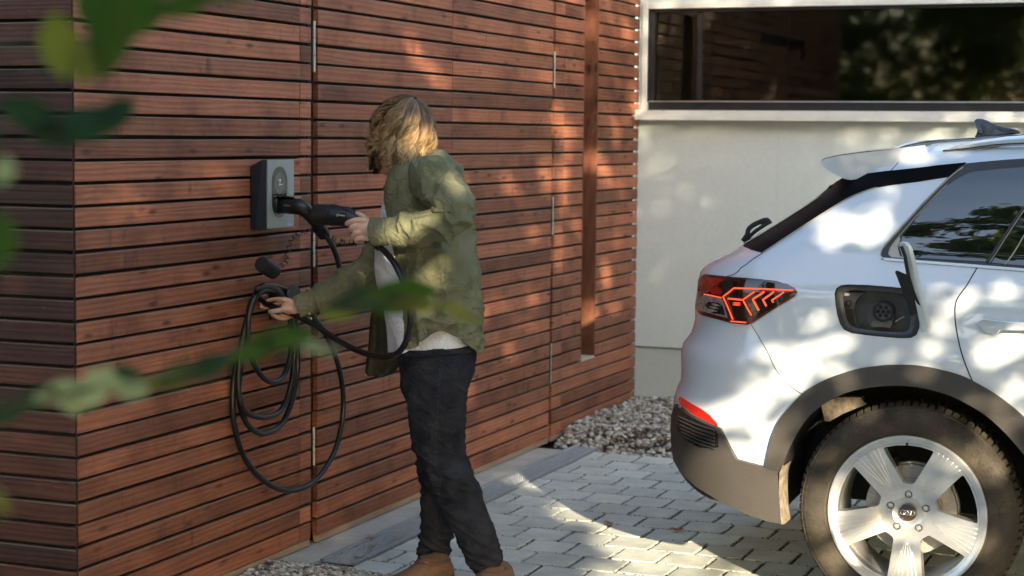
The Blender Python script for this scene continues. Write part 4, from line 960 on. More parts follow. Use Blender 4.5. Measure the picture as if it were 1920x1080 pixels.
# ---- wheels
RUBB = Mt('tyre_rubber', (.035, .030, .025), .78, spec=.3); _v = RUBB.coords(); _n1 = RUBB.noise(_v, 9, 4); _n2 = RUBB.noise(_v, 120, 4)
RUBB.color(RUBB.mix(.6, RUBB.ramp(_n1, [(.35, (.030, .026, .020)), (.65, (.075, .061, .043))]), RUBB.ramp(_n2, [(.3, .6), (.7, 1.2)]), 'MULTIPLY')); RUBB.bump(_n2, .15, .001); RUBB = RUBB.m
ALU = simple('satin_alloy', (.60, .60, .585), (.70, .70, .68), .30, 30, .03, metal=.7, coat=.5)
DISC = simple('brake_disc_grey', (.30, .29, .27), (.42, .41, .38), .5, 60, .1, metal=.3)
def wheel(c, detail=True):
    w = mk('wheel', *(lambda g: (g.v, g.f))(G().lathe([(.235, .232), (.235, .05), (.243, .02), (.243, .012), (.236, .004), (.236, .20)], c, 'Y', 64)), MBL, car, smooth=True)
    R = .368
    # tyre carcass
    prof = [(.246, .010), (.262, .0045), (.285, -.004), (.310, -.006), (.330, -.001), (.345, .010), (.3535, .019), (.3565, .024), (.3575, .045), (.3585, .12), (.3575, .19), (.3535, .215), (.330, .236), (.30, .238), (.25, .225)]
    ty = G().lathe(prof, c, 'Y', 96).make('tyre', RUBB, w, smooth=True)
    # tread blocks: shoulder lugs and three ribs
    N = 84; g = G(); bw = .92
    for k in range(N):
        a0 = 2*pi*k/N
        if not detail and k % 2: continue
        def seg(y0, y1, r0a, r1a, da, db, skew=0):
            vs = []
            for (yy, rb, rt, sk) in ((y0, r0a[0], r0a[1], 0), (y1, r1a[0], r1a[1], skew)):
                for (r_, tt) in ((rb, da), (rt, da+.004), (rt, db-.004), (rb, db)):
                    a = a0+(tt+sk)*1.0; vs.append(c+V((r_*cos(a), yy, r_*sin(a))))
            g.add(vs, [(0, 1, 2, 3), (7, 6, 5, 4), (0, 4, 5, 1), (1, 5, 6, 2), (2, 6, 7, 3), (3, 7, 4, 0)])
        s = 2*pi/N
        seg(.0045, .0165, (.330, .3395), (.346, .3535), .10*s, .80*s, .002)
        seg(.0165, .042, (.345, .3535), (.352, .3665), .06*s, .84*s, .004)
        seg(.042, .066, (.352, .3665), (.352, .3675), .06*s, .84*s, .003)
        seg(.0735, .115, (.352, .3678), (.352, .368), (.30)*s, 1.08*s, .02)
        seg(.1225, .165, (.352, .368), (.352, .3678), .0*s, .8*s, -.02)
        seg(.172, .222, (.352, .367), (.340, .350), .25*s, 1.02*s, .012)
    g.make('tread_blocks', RUBB, ty)['kind'] = 'stuff'
    G().lathe([(.3505, .0135), (.3525, .0125), (.354, .017)], c, 'Y', 96).make('tyre_ridge', RUBB, ty, smooth=True)
    G().lathe([(.2700, .0005), (.2715, -.0015), (.2735, .0003)], c, 'Y', 96).make('tyre_ridge', RUBB, ty, smooth=True)
    # rim face: lathed dish minus five windows
    rp = [(.0, .040), (.036, .040), (.052, .033), (.075, .035), (.095, .028), (.15, .017), (.205, .0085), (.228, .0070), (.240, .0035), (.248, -.001), (.2555, -.004), (.2605, -.0035), (.2618, .002), (.257, .010), (.252, .014), (.250, .05), (.225, .055), (.10, .066), (.05, .075), (.0, .075)]
    g = G(); m = len(rp); nA = 120
    vs = []; fs = []
    for k in range(nA):
        a = 2*pi*k/nA
        for r, h in rp[1:-1]: vs.append(c+V((r*cos(a), h, r*sin(a))))
    mm = m-2; 
    for k in range(nA):
        l = (k+1) % nA
        for i in range(mm-1): fs.append((k*mm+i, l*mm+i, l*mm+i+1, k*mm+i+1))
    fs.append(tuple(k*mm for k in range(nA))); fs.append(tuple(k*mm+mm-1 for k in range(nA-1, -1, -1)))
    rim = G().add(vs, fs).make('rim', ALU, w)
    bm = bmesh.new(); bm.from_mesh(rim.data); bmesh.ops.recalc_face_normals(bm, faces=bm.faces); bm.to_mesh(rim.data); bm.free()
    cuts = []; ribs = G()
    for k in range(5):
        a0 = pi/2+k*2*pi/5
        raw = [(sqrt(x*x+y*y), -atan2(x, y)) for x, y in ((.0185, .1005), (.035, .128), (.052, .158), (.068, .186), (.0785, .206), (.0805, .211), (.079, .2145), (.074, .217), (.04, .2255), (0, .2285))]
        pl = raw+[(r, -a) for r, a in raw[-2::-1]]+[(.098, .12), (.097, 0), (.098, -.12)]
        P = [c+V((r*cos(a0+a), -.05, r*sin(a0+a))) for r, a in pl]; o = G().prism(P, (0, .2, 0)).make('cut', ALU)
        bm = bmesh.new(); bm.from_mesh(o.data); bmesh.ops.recalc_face_normals(bm, faces=bm.faces); bm.to_mesh(o.data); bm.free(); cuts.append(o)
        # grooves along each spoke
        if detail:
            b0 = a0+pi/5
            for q, (ra, rb, aa, ab) in enumerate(((.085, .236, .03, .045), (.085, .236, -.03, -.045), (.100, .235, .09, .115), (.100, .235, -.09, -.115), (.120, .234, .13, .185), (.120, .234, -.13, -.185))):
                wv = .0022; t0 = b0+aa; t1 = b0+ab; A = c+V((ra*cos(t0), 0, ra*sin(t0))); B = c+V((rb*cos(t1), 0, rb*sin(t1))); d = (B-A).normalized(); s = V((-d.z, 0, d.x))
                ya = lerp_tab(rp[1:9], ra); yb = lerp_tab(rp[1:9], rb)
                ribs.tube([A.lerp(B, k_/8)+V((0, lerp_tab(rp[1:9], ra+(rb-ra)*k_/8)-.0002, 0)) for k_ in range(9)], [(.0007, .0006)]+[(.0011, .0009)]*8, 6)
            for q in range(1):
                a1 = a0; bc = c+V((.061*cos(a1), .034, .061*sin(a1)))
                o = G().lathe([(.0001, -.03), (.0150, -.03), (.0125, .022), (.0001, .022)], bc, 'Y', 20).make('cut', ALU)
                bm = bmesh.new(); bm.from_mesh(o.data); bmesh.ops.remove_doubles(bm, verts=bm.verts, dist=.0005); bmesh.ops.recalc_face_normals(bm, faces=bm.faces); bm.to_mesh(o.data); bm.free(); cuts.append(o)
    carve(rim, cuts)
    rim.data.polygons.foreach_set('use_smooth', [True]*len(rim.data.polygons)); rim.data.set_sharp_from_angle(angle=radians(28))
    md = rim.modifiers.new('bv', 'BEVEL'); md.width = .0022; md.segments = 2; md.limit_method = 'ANGLE'; md.angle_limit = radians(35)
    if ribs.v: ribs.make('spoke_rib', ALU, rim, smooth=True)['kind'] = 'stuff'
    # inner barrel, disc, caliper
    G().lathe([(.252, .02), (.232, .035), (.224, .06), (.222, .20), (.235, .225)], c, 'Y', 72).make('rim_barrel', ALU, w, smooth=True)
    G().lathe([(0, .085), (.105, .085), (.108, .092), (.150, .094), (.150, .118), (.156, .119), (.156, .135), (.0, .135)], c, 'Y', 56).make('brake_disc', DISC, w, angle=30)
    G().prism([c+V((r*cos(a), .075, r*sin(a))) for r, a in [(.10, 1.95), (.10, 2.6), (.175, 2.65), (.182, 2.3), (.175, 1.9)]], (0, .07, 0)).make('brake_caliper', MBL, w)
    # centre cap with four rings, bolts, valve
    cap = G().lathe([(0, .0275), (.026, .0275), (.0285, .030), (.0295, .036)], c, 'Y', 40).make('centre_cap', Mt('brown_black_cap', (.045, .030, .020), .25, coat=.6).m, w, angle=30)
    emblem(c+V((0, .0265, 0)), V((1, 0, 0)), V((0, 0, 1)), .0078, .0010, simple('bright_chrome', (.8, .8, .78), (.85, .85, .82), .15, 20, 0, metal=1) if 'bright_chrome' not in bpy.data.materials else bpy.data.materials['bright_chrome'], cap, 6)
    for k in range(5):
        a = pi/2+k*2*pi/5; bc = c+V((.061*cos(a), .030, .061*sin(a)))
        G().lathe([(0, .004), (.0072, .004), (.0088, .006), (.0092, .020)], bc, 'Y', 6, .3).make('wheel_bolt', SCREW if k > 9 else ALU, w, angle=30)
    G().lathe([(0, -.012), (.0035, -.012), (.004, .01)], c+V((-.004, .004, .2335)), 'Y', 10).make('valve', MBL, w, smooth=True)
    return w
W1 = wheel(WC)
wheel(V((5.08, YS, .368)), False)
# lettering moulded on the tyre
def letters(txt, fn, size, mat, parent, depth=.0012, name='lettering', spacing=1.0):
    cu = bpy.data.curves.new('t', 'FONT'); cu.body = txt; cu.size = size; cu.extrude = depth; cu.space_character = spacing; cu.align_x = 'CENTER'; cu.resolution_u = 3
    to = bpy.data.objects.new('t', cu); COL.objects.link(to); dg = bpy.context.evaluated_depsgraph_get(); dg.update()
    me = to.evaluated_get(dg).to_mesh(); vs = [fn(v.co) for v in me.vertices]; fs = [tuple(p.vertices) for p in me.polygons]
    to.evaluated_get(dg).to_mesh_clear(); bpy.data.objects.remove(to, do_unlink=True); bpy.data.curves.remove(cu)
    return mk(name, vs, fs, mat, parent)
def arc(co, r0=.296, amid=radians(32), c=WC):
    a = amid-co.x/(r0+.015); r = r0+co.y; h = lerp_tab([(.285, -.004), (.310, -.006), (.330, -.001), (.345, .010)], r); return c+V((r*cos(a), h-.0008-co.z, r*sin(a)))
letters('BRIDGESTONE', arc, .040, RUBB, [o for o in W1.children if o.name.startswith('tyre')][0], name='tyre_lettering', spacing=1.25)
# far wheels, axle, underside
G().lathe([(0, 0), (.25, 0), (.34, .01), (.366, .03), (.366, .2), (.34, .23), (0, .23)], V((WC.x, 2*CY-YS-.23, .368)), 'Y', 40).make('far_wheel', RUBB, car, angle=30)
G().lathe([(0, 0), (.25, 0), (.34, .01), (.366, .03), (.366, .2), (.34, .23), (0, .23)], V((5.08, 2*CY-YS-.23, .368)), 'Y', 40).make('far_wheel', RUBB, car, angle=30)
G().box((WC.x-.05, YS+.14, .33), (WC.x+.05, 2*CY-YS-.15, .41), .01).make('rear_axle', MBL, car)
# liner corner and arch roof inside the arch, sunlight painted on in tan
G().prism([onY(x, y, YS+.14) for x, y in [(1540, 760), (1556, 745), (1614, 745), (1617, 752), (1627, 758), (1610, 764), (1580, 776), (1556, 790), (1546, 790)]], (0, .05, 0)).make('wheel_well_liner', LITWELL, car)
# ================================================================== the person
PYc = 5.78
SKIN = Mt('skin', (.64, .42, .32), .5, spec=.4); _v = SKIN.coords(); _n = SKIN.noise(_v, 28, 4)
SKIN.color(SKIN.ramp(_n, [(.35, (.56, .32, .225)), (.65, (.68, .45, .345))])); SKIN.p.inputs['Subsurface Weight'].default_value = .12; SKIN.p.inputs['Subsurface Radius'].default_value = (.8, .3, .15); SKIN.p.inputs['Subsurface Scale'].default_value = .01
SKIN.bump(SKIN.noise(_v, 260, 3), .12, .001); SKIN = SKIN.m
person = thing('person', (.72, PYc, 0), 'person with wavy blond hair in olive shirt and black jeans, holding a black charging plug', 'person')
def Q(px, py, y=PYc): return onY(px, py, y)
# ---- one continuous body, grown from joined tubes and balls by a voxel remesh
g = G()
def limb(pts, n=14):
    """pts: (px, py, depth, radius m[, radius in depth])"""
    P = smoothpts([(*Q(a, b, c), *(r if isinstance(r, tuple) else (r, r))) for a, b, c, r in pts], 5)
    g.tube([p[:3] for p in P], [(p[3], p[4]) for p in P], n, up=(0, 0, 1))
    g.ball(P[0][:3], max(.004, min(P[0][3:5])*.98), 12, 8); g.ball(P[-1][:3], max(.004, min(P[-1][3:5])*.98), 12, 8)
# torso (back to front radius, side radius)
def tors(rows):
    vs = []; n = 24
    for cx, cy_, rx, ry, dy in rows:
        c = Q(cx, cy_, PYc+dy)
        for k in range(n): a = 2*pi*k/n; vs.append(c+V((rx*cos(a), ry*sin(a), 0)))
    f = [(i*n+k, i*n+(k+1) % n, (i+1)*n+(k+1) % n, (i+1)*n+k) for i in range(len(rows)-1) for k in range(n)]
    f += [tuple(range(n-1, -1, -1)), tuple((len(rows)-1)*n+k for k in range(n))]; g.add(vs, f)
tors([(776, 308, .035, .06, 0), (788, 328, .06, .12, 0), (802, 360, .085, .145, 0), (808, 430, .095, .145, 0), (812, 520, .095, .135, 0), (818, 600, .095, .13, 0), (824, 655, .085, .125, 0), (824, 720, .075, .12, 0), (818, 750, .06, .11, 0)])
limb([(775, 320, PYc, .06), (755, 300, PYc, .056), (742, 285, PYc, .056)])            # neck, bent forward
# head turned to the wall and bowed
HC = Q(750, 250, PYc+.01)
Rh = Matrix.Rotation(radians(22), 3, 'Y') @ Matrix.Rotation(radians(-28), 3, 'Z')
def hp_(x, y, z): return HC + Rh @ V((x, y, z))          # local: -x is the face, z up
g.ball(HC, (.098, .078, .112), 24, 16, rot=Rh)
g.ball(HC+V((-.052, .012, -.075)), (.056, .052, .070), 18, 12)      # jaw
g.ball(HC+V((-.068, .015, -.125)), (.030, .030, .022), 12, 8)       # chin
g.ball(hp_(-.092, 0, .022), (.018, .055, .014), 12, 8, rot=Rh)        # brow
g.ball(hp_(-.112, 0, -.026), (.017, .014, .014), 10, 8, rot=Rh); g.ball(hp_(-.100, 0, -.004), (.012, .010, .030), 10, 8, rot=Rh)   # nose
g.ball(hp_(-.095, 0, -.058), (.010, .024, .006), 10, 6, rot=Rh); g.ball(hp_(-.092, 0, -.070), (.011, .022, .007), 10, 6, rot=Rh)   # lips
for s in (-1, 1):
    g.ball(hp_(-.072, s*.040, -.020), (.024, .022, .018), 10, 8, rot=Rh)  # cheeks
    g.ball(hp_(.008, s*.080, -.012), (.018, .008, .030), 10, 8, rot=Rh)   # ears
# near arm
YN = 5.545
limb([(808, 335, 5.63, .050), (828, 365, 5.58, .045), (850, 400, YN, .036), (830, 418, YN-.01, .036), (775, 430, YN-.02, .033), (730, 433, YN-.02, .030), (708, 435, YN-.02, (.030, .026))])
# far arm
limb([(775, 335, 5.90, .05), (745, 430, 5.93, .045), (715, 500, 5.91, .04), (670, 530, 5.86, .038), (620, 555, 5.79, .033), (580, 570, 5.73, .028), (560, 576, 5.71, (.024, .030))])
# legs
limb([(820, 700, PYc-.08, .065), (820, 770, PYc-.085, .065), (824, 850, PYc-.09, .052), (849, 910, PYc-.10, .046), (885, 985, PYc-.105, .040), (915, 1065, PYc-.10, .034), (925, 1115, PYc-.10, .04)])
limb([(808, 700, PYc+.08, .06), (804, 790, PYc+.08, .055), (816, 870, PYc+.05, .045), (820, 950, PYc+.02, .040), (812, 1040, PYc-.01, .034), (812, 1100, PYc-.02, .038)])
def finger(pts, r):
    P = smoothpts([tuple(p) for p in pts], 4); n = len(P); g.tube(P, [r*(1.03-.26*i/(n-1)) for i in range(n)], 9); g.ball(P[-1], r*.77, 10, 7); g.ball(P[0], r, 10, 7)
U = V((0, 0, 1)); X = V((1, 0, 0)); Yv = V((0, 1, 0))
# near hand: left hand gripping the connector from the camera side, knuckles toward the camera
def hn(px, py, y): return Q(px, py, y)
yh = YN-.02
g.ball(hn(686, 432, yh-.004), (.036, .017, .036), 18, 12, rot=Matrix.Rotation(radians(8), 3, 'Y'))
g.ball(hn(700, 434, yh), (.028, .022, .030), 14, 10)
g.ball(hn(678, 420, yh-.006), (.020, .014, .018), 12, 8); g.ball(hn(676, 444, yh-.004), (.022, .014, .016), 12, 8)
# four fingers, knuckle at front then curling under the grip away from the camera
for k, (kx, ky) in enumerate(((669, 412), (665.5, 424), (669, 436), (674.5, 447))):
    r = (.0100, .0102, .0096, .0086)[k]; kk = hn(kx+2, ky, yh-.016)
    tipx = (650, 655, 661, 667)[k]; tipy = (419, 432, 443, 452)[k]
    mid = hn(tipx+1, tipy, yh-.006+k*.001); end = hn(tipx+3, tipy+2, yh+.018); end2 = hn(tipx+14, tipy+2, yh+.034)
    finger([hn(kx+14, ky+1, yh-.009), kk, kk.lerp(mid, .55)+V((-.002, -.004, .001)), mid, end, end2], r)
finger([hn(694, 420, yh+.012), hn(684, 409, yh+.020), hn(672, 402, yh+.026), hn(659, 404, yh+.030)], .0108)      # thumb over the top, far side
# far hand: right hand, seen from the back of the thumb side, gripping the cable
yf_ = 5.70
g.ball(hn(543, 577, yf_), (.034, .019, .027), 18, 12, rot=Matrix.Rotation(radians(6), 3, 'Y'))
g.ball(hn(552, 577, yf_), (.022, .018, .026), 14, 10)
finger([hn(548, 566, yf_-.006), hn(532, 561.5, yf_-.010), hn(516, 561, yf_-.006), hn(502, 563.5, yf_+.004)], .0098)    # index along the cable
finger([hn(546, 580, yf_-.014), hn(530, 581, yf_-.026), hn(517, 583, yf_-.030), hn(506, 584.5, yf_-.022)], .0108)   # thumb, nearest the camera
finger([hn(545, 572, yf_+.012), hn(524, 569, yf_+.020), hn(506, 574, yf_+.024), hn(492, 576, yf_+.012), hn(490, 570, yf_+.002)], .0094)
finger([hn(545, 586, yf_+.006), hn(530, 592, yf_+.008), hn(518, 594, yf_+.002), hn(510, 590, yf_-.012)], .0092)
finger([hn(548, 591, yf_+.008), hn(536, 597, yf_+.008), hn(524, 597, yf_), hn(516, 594, yf_-.010)], .0082)
body_ = g.make('body', SKIN, person, smooth=True)
md = body_.modifiers.new('r', 'REMESH'); md.mode = 'VOXEL'; md.voxel_size = .0034; md.use_smooth_shade = True
md = body_.modifiers.new('s', 'SMOOTH'); md.factor = .5; md.iterations = 3

# ---- cloth helper: rows of rings with folds pressed into them
def fold(p, seed, amp, sc=(1, 1, 1)):
    q = V((p.x*sc[0]+seed, p.y*sc[1], p.z*sc[2])); w = noise.noise(q*1.0+V((noise.noise(q*.6), noise.noise(q*.6+V((3, 1, 7))), 0))*.9)
    return amp*(1-2*abs(w)**.8)
def cloth(name, rings_, mat, parent, closed=True, foldf=None, thick=.0022, cap=False, sub=1):
    n = len(rings_[0]); m = len(rings_); vs = [p for r in rings_ for p in r]; fs = []
    for i in range(m-1):
        for k in range(n if closed else n-1): fs.append((i*n+k, i*n+(k+1) % n, (i+1)*n+(k+1) % n, (i+1)*n+k))
    o = mk(name, vs, fs, mat, parent, smooth=True)
    bm = bmesh.new(); bm.from_mesh(o.data); bmesh.ops.recalc_face_normals(bm, faces=bm.faces); bm.normal_update()
    if foldf:
        base = o.location+wloc(parent); mv = [(v, v.normal.copy(), foldf(v.co+base)) for v in bm.verts]
        for v, nn, a in mv: v.co += nn*a
    bm.to_mesh(o.data); bm.free()
    md = o.modifiers.new('sm', 'SMOOTH'); md.factor = .5; md.iterations = 2
    md = o.modifiers.new('t', 'SOLIDIFY'); md.thickness = thick; md.offset = -1
    return o
def tube_rings(pts, n=40, per=7):
    """pts: (px, py, depth, radius across the view, radius in depth)"""
    P = smoothpts([(*Q(a, b, c), r, rd) for a, b, c, r, rd in pts], per); R = []; m = len(P)
    prev = None
    for i, p in enumerate(P):
        a = V(P[max(0, i-1)][:3]); b = V(P[min(m-1, i+1)][:3]); t = (b-a).normalized()
        d = Yv - t*Yv.dot(t)
        if d.length < .05: d = prev
        d.normalize(); prev = d; e = t.cross(d)
        R.append([V(p[:3])+e*(p[3]*cos(2*pi*k/n))+d*(p[4]*sin(2*pi*k/n)) for k in range(n)])
    return R
# ---- materials
def fabric(name, a, b, sc=900, rough=.9, bmp=.25, wrk=.45):
    m = Mt(name, a, rough, spec=.15); v = m.coords(); n = m.noise(v, 11, 5, .6); f = m.noise(v, sc, 2)
    m.color(m.mix(.5, m.ramp(n, [(.3, a), (.7, b)]), m.ramp(f, [(.3, .75), (.7, 1.2)]), 'MULTIPLY')); m.p.inputs['Specular IOR Level'].default_value = .05
    b1 = m.node('ShaderNodeBump', Strength=bmp, Distance=.0012); m.l.new(f, b1.inputs['Height'])
    wv = m.noise(m.coords((1, 1, 1)), 13, 4, .5, 1.2); w2 = m.math('ABSOLUTE', m.math('SUBTRACT', wv, .5)); wr = m.ramp(w2, [(0, 1.0), (.10, .35), (.3, 0.0)])
    b2 = m.node('ShaderNodeBump', Strength=wrk, Distance=.012); m.l.new(wr, b2.inputs['Height']); m.l.new(b1.outputs[0], b2.inputs['Normal']); m.l.new(b2.outputs[0], m.p.inputs['Normal']); return m.m
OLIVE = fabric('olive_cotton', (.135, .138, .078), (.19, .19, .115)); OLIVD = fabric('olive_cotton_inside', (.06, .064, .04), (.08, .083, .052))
TEE = fabric('white_jersey', (.66, .68, .70), (.74, .76, .78), 600, bmp=.15)
DEN = fabric('black_denim', (.012, .013, .0155), (.038, .040, .047), 1100, .85, .35)
STI = simple('shirt_stitching', (.10, .105, .055), (.13, .13, .07), .9, 200, .3); BTN = simple('shirt_button', (.35, .33, .27), (.45, .42, .35), .4, 90, .1)
GSTI = simple('grey_stitching', (.03, .03, .034), (.07, .07, .075), .9, 300, .3)
# ---- T-shirt
def rowsrings(rows, n=56, sub=5, dy=0):
    """rows: (y px, left px, right px, side radius, depth offset); side outline in the photograph's view"""
    P = smoothpts(rows, sub); R = []
    for yy, l, r, ry, dd in P:
        A = Q(l, yy, PYc+dd); B = Q(r, yy, PYc+dd); c = (A+B)/2; h = (B-A)/2
        ring = []
        for k in range(n):
            a = 2*pi*k/n; ca, sa = cos(a), sin(a); e = 2/2.3
            ring.append(c+h*(abs(ca)**e*(1 if ca > 0 else -1))+V((0, ry*(abs(sa)**e)*(1 if sa > 0 else -1), 0)))
        R.append(ring)
    return R
tee = cloth('t_shirt', rowsrings([(318, 752, 800, .07, 0), (335, 738, 830, .12, 0), (380, 728, 858, .17, 0), (450, 716, 868, .17, 0), (520, 716, 880, .165, 0), (580, 735, 878, .160, 0), (630, 750, 884, .165, 0), (652, 756, 884, .165, 0), (657, 762, 880, .155, 0)]), TEE, person,
            foldf=lambda p: .006*noise.noise(V((p.x*9, p.y*9, p.z*4)))+.002*noise.noise(p*40))
# shirt front strip of the T-shirt, hanging between the two shirt fronts
tf = []
for yy, l, r in smoothpts([(455, 708, 742), (500, 714, 748), (560, 718, 760), (610, 723, 762), (640, 726, 763), (662, 727, 762)], 5):
    tf.append([Q(l+(r-l)*k/10, yy+(-3 if k > 4 else 0)*0-(k/10)*4, PYc+.03-.16*sst(0, 1, k/10)) for k in range(11)])
cloth('t_shirt_front', tf, TEE, tee, closed=False, foldf=lambda p: .005*noise.noise(V((p.x*25, p.y*9, p.z*5))))
# ---- jeans
def rdg(q, k=2.0): 
    v = noise.noise(q); return max(0.0, 1-abs(v)*k*1.6)**2
def jf(seed, knee):
    def f(p):
        low = sst(.34, .10, p.z); kn = exp(-((p.z-knee)/.10)**2); hip = exp(-((p.z-.78)/.08)**2)
        w = V((noise.noise(p*7+V((seed, 0, 0))), noise.noise(p*7+V((0, seed, 0))), 0))*.05
        a = .0012*noise.noise(p*42)+.004*noise.noise(V((p.x*9+seed, p.y*9, p.z*6)))
        q = V((p.x*7+seed, p.y*7, (p.z+p.x*.45)*30))+w*8
        a += (.011*low+.011*kn+.008*hip+.0035)*(rdg(q, 1.2)-.35)
        a += (.006*low+.004*kn)*(rdg(V((p.x*9-seed, p.y*9, (p.z-p.x*.5)*42)), 1.3)-.3)
        return a
    return f
hips = rowsrings([(640, 770, 880, .160, 0), (652, 765, 884, .165, 0), (672, 762, 882, .166, 0), (700, 763, 877, .166, 0), (725, 767, 870, .158, 0), (745, 776, 860, .135, 0), (752, 785, 850, .12, 0)], 72, 7)
jeans = cloth('jeans', hips, DEN, person, foldf=lambda p: .003*noise.noise(V((p.x*14, p.y*14, p.z*22)))+.0012*noise.noise(p*45)+.006*(rdg(V((p.x*8, p.y*8, (p.z+p.x*.6)*22)), 1.2)-.3)*sst(.86, .8, p.z))
D1, D2 = PYc-.090, PYc+.085
leg1 = [(822, 668, D1+.03, .085, .05), (820, 692, D1+.01, .102, .078), (819, 735, D1, .109, .088), (820, 775, D1, .103, .088), (822, 815, D1, .096, .082), (828, 855, D1-.003, .089, .076), (840, 890, D1-.008, .084, .071), (855, 920, D1-.012, .079, .068), (870, 952, D1-.015, .075, .066), (886, 987, D1-.015, .070, .062), (900, 1022, D1-.015, .063, .058), (912, 1052, D1-.010, .057, .054), (921, 1082, D1-.01, .055, .055), (925, 1104, D1-.01, .056, .055)]
leg2 = [(812, 668, D2-.03, .08, .05), (812, 692, D2-.01, .094, .076), (810, 735, D2, .088, .080), (808, 775, D2, .080, .078), (811, 830, D2-.01, .072, .074), (817, 875, D2-.02, .067, .068), (822, 920, D2-.04, .065, .066), (821, 965, D2-.055, .062, .062), (818, 1005, D2-.07, .059, .058), (813, 1032, D2-.078, .057, .055), (811, 1052, D2-.083, .055, .055), (811, 1064, D2-.085, .055, .055)]
cloth('trouser_leg', tube_rings(leg1, 80, 16), DEN, jeans, foldf=jf(2, .42)); cloth('trouser_leg', tube_rings(leg2, 80, 16), DEN, jeans, foldf=jf(9, .45))
# surface finder on the clothes for seams and pockets
def tree_of(objs):
    vs = []; fs = []
    for o in objs:
        b = len(vs); w = wloc(o); vs += [tuple(v.co+w) for v in o.data.vertices]; fs += [tuple(b+i for i in p.vertices) for p in o.data.polygons]
    T = BVHTree.FromPolygons(vs, fs)
    def fn(px, py, off=0.0):
        d = ray(px, py).normalized(); h = T.ray_cast(CAM, d)
        if h[0] is None: h = T.find_nearest(CAM+d*(5.7/d.y))
        p, n = h[0], h[1]
        if n.dot(d) > 0: n = -n
        return p+n*off, n
    return fn
js = tree_of([jeans]+list(jeans.children))
def stitch(name, line, surf, mat, parent, r=.0009, off=.0012, gap=True):
    P = [surf(q[0], q[1], off)[0] for q in smoothpts(line, 10)]; g = G()
    for i in range(0, len(P)-1, 2 if gap else 1): g.tube([P[i], P[i+1]], r, 4)
    return g.make(name, mat, parent)
stitch('seam', [(826, 660), (824, 700), (822, 750), (819, 800), (817, 850)], js, GSTI, jeans); stitch('seam', [(829, 660), (827, 700), (825, 715)], js, GSTI, jeans)
stitch('seam', [(826, 905), (823, 940), (820, 975), (817, 1010), (819, 1050)], js, GSTI, jeans); stitch('seam', [(822, 905), (819, 940), (815, 1000), (814, 1050)], js, GSTI, jeans)
stitch('pocket_seam', [(846, 657), (850, 690), (856, 715), (863, 727), (876, 734)], js, GSTI, jeans); stitch('pocket_seam', [(851, 657), (855, 690), (861, 716), (876, 729)], js, GSTI, jeans)
stitch('pocket_seam', [(846, 657), (862, 654), (885, 652), (893, 655)], js, GSTI, jeans); stitch('pocket_seam', [(848, 661), (864, 658), (888, 657)], js, GSTI, jeans)
stitch('pocket_seam', [(766, 663), (790, 660), (820, 659)], js, GSTI, jeans)
stitch('hem_seam', [(884, 1072), (905, 1078), (925, 1073), (938, 1066)], js, GSTI, jeans); stitch('hem_seam', [(884, 1056), (905, 1064), (930, 1052), (936, 1049)], js, GSTI, jeans)
c, nn = js(818, 658.5, .002); G().ball(c, (.0045, .003, .0045), 10, 6).make('rivet', simple('copper_rivet', (.35, .22, .12), (.45, .3, .2), .35, 40, 0, metal=.8), jeans)
0 and patch('back_pocket', [(847, 656), (892, 654), (889, 690), (884, 722), (876, 733), (862, 725), (853, 700)], DEN, jeans, off=.003, thick=.004, step=7, surf=js)
G().make if False else None
# waistband
wb_ = rowsrings([(647, 767, 884, .166, 0), (660, 764, 884, .168, 0)], 72, 3); cloth('waistband', [[p+(p-sum(r, V())/len(r)).normalized()*.004 for p in r] for r in wb_], DEN, jeans)
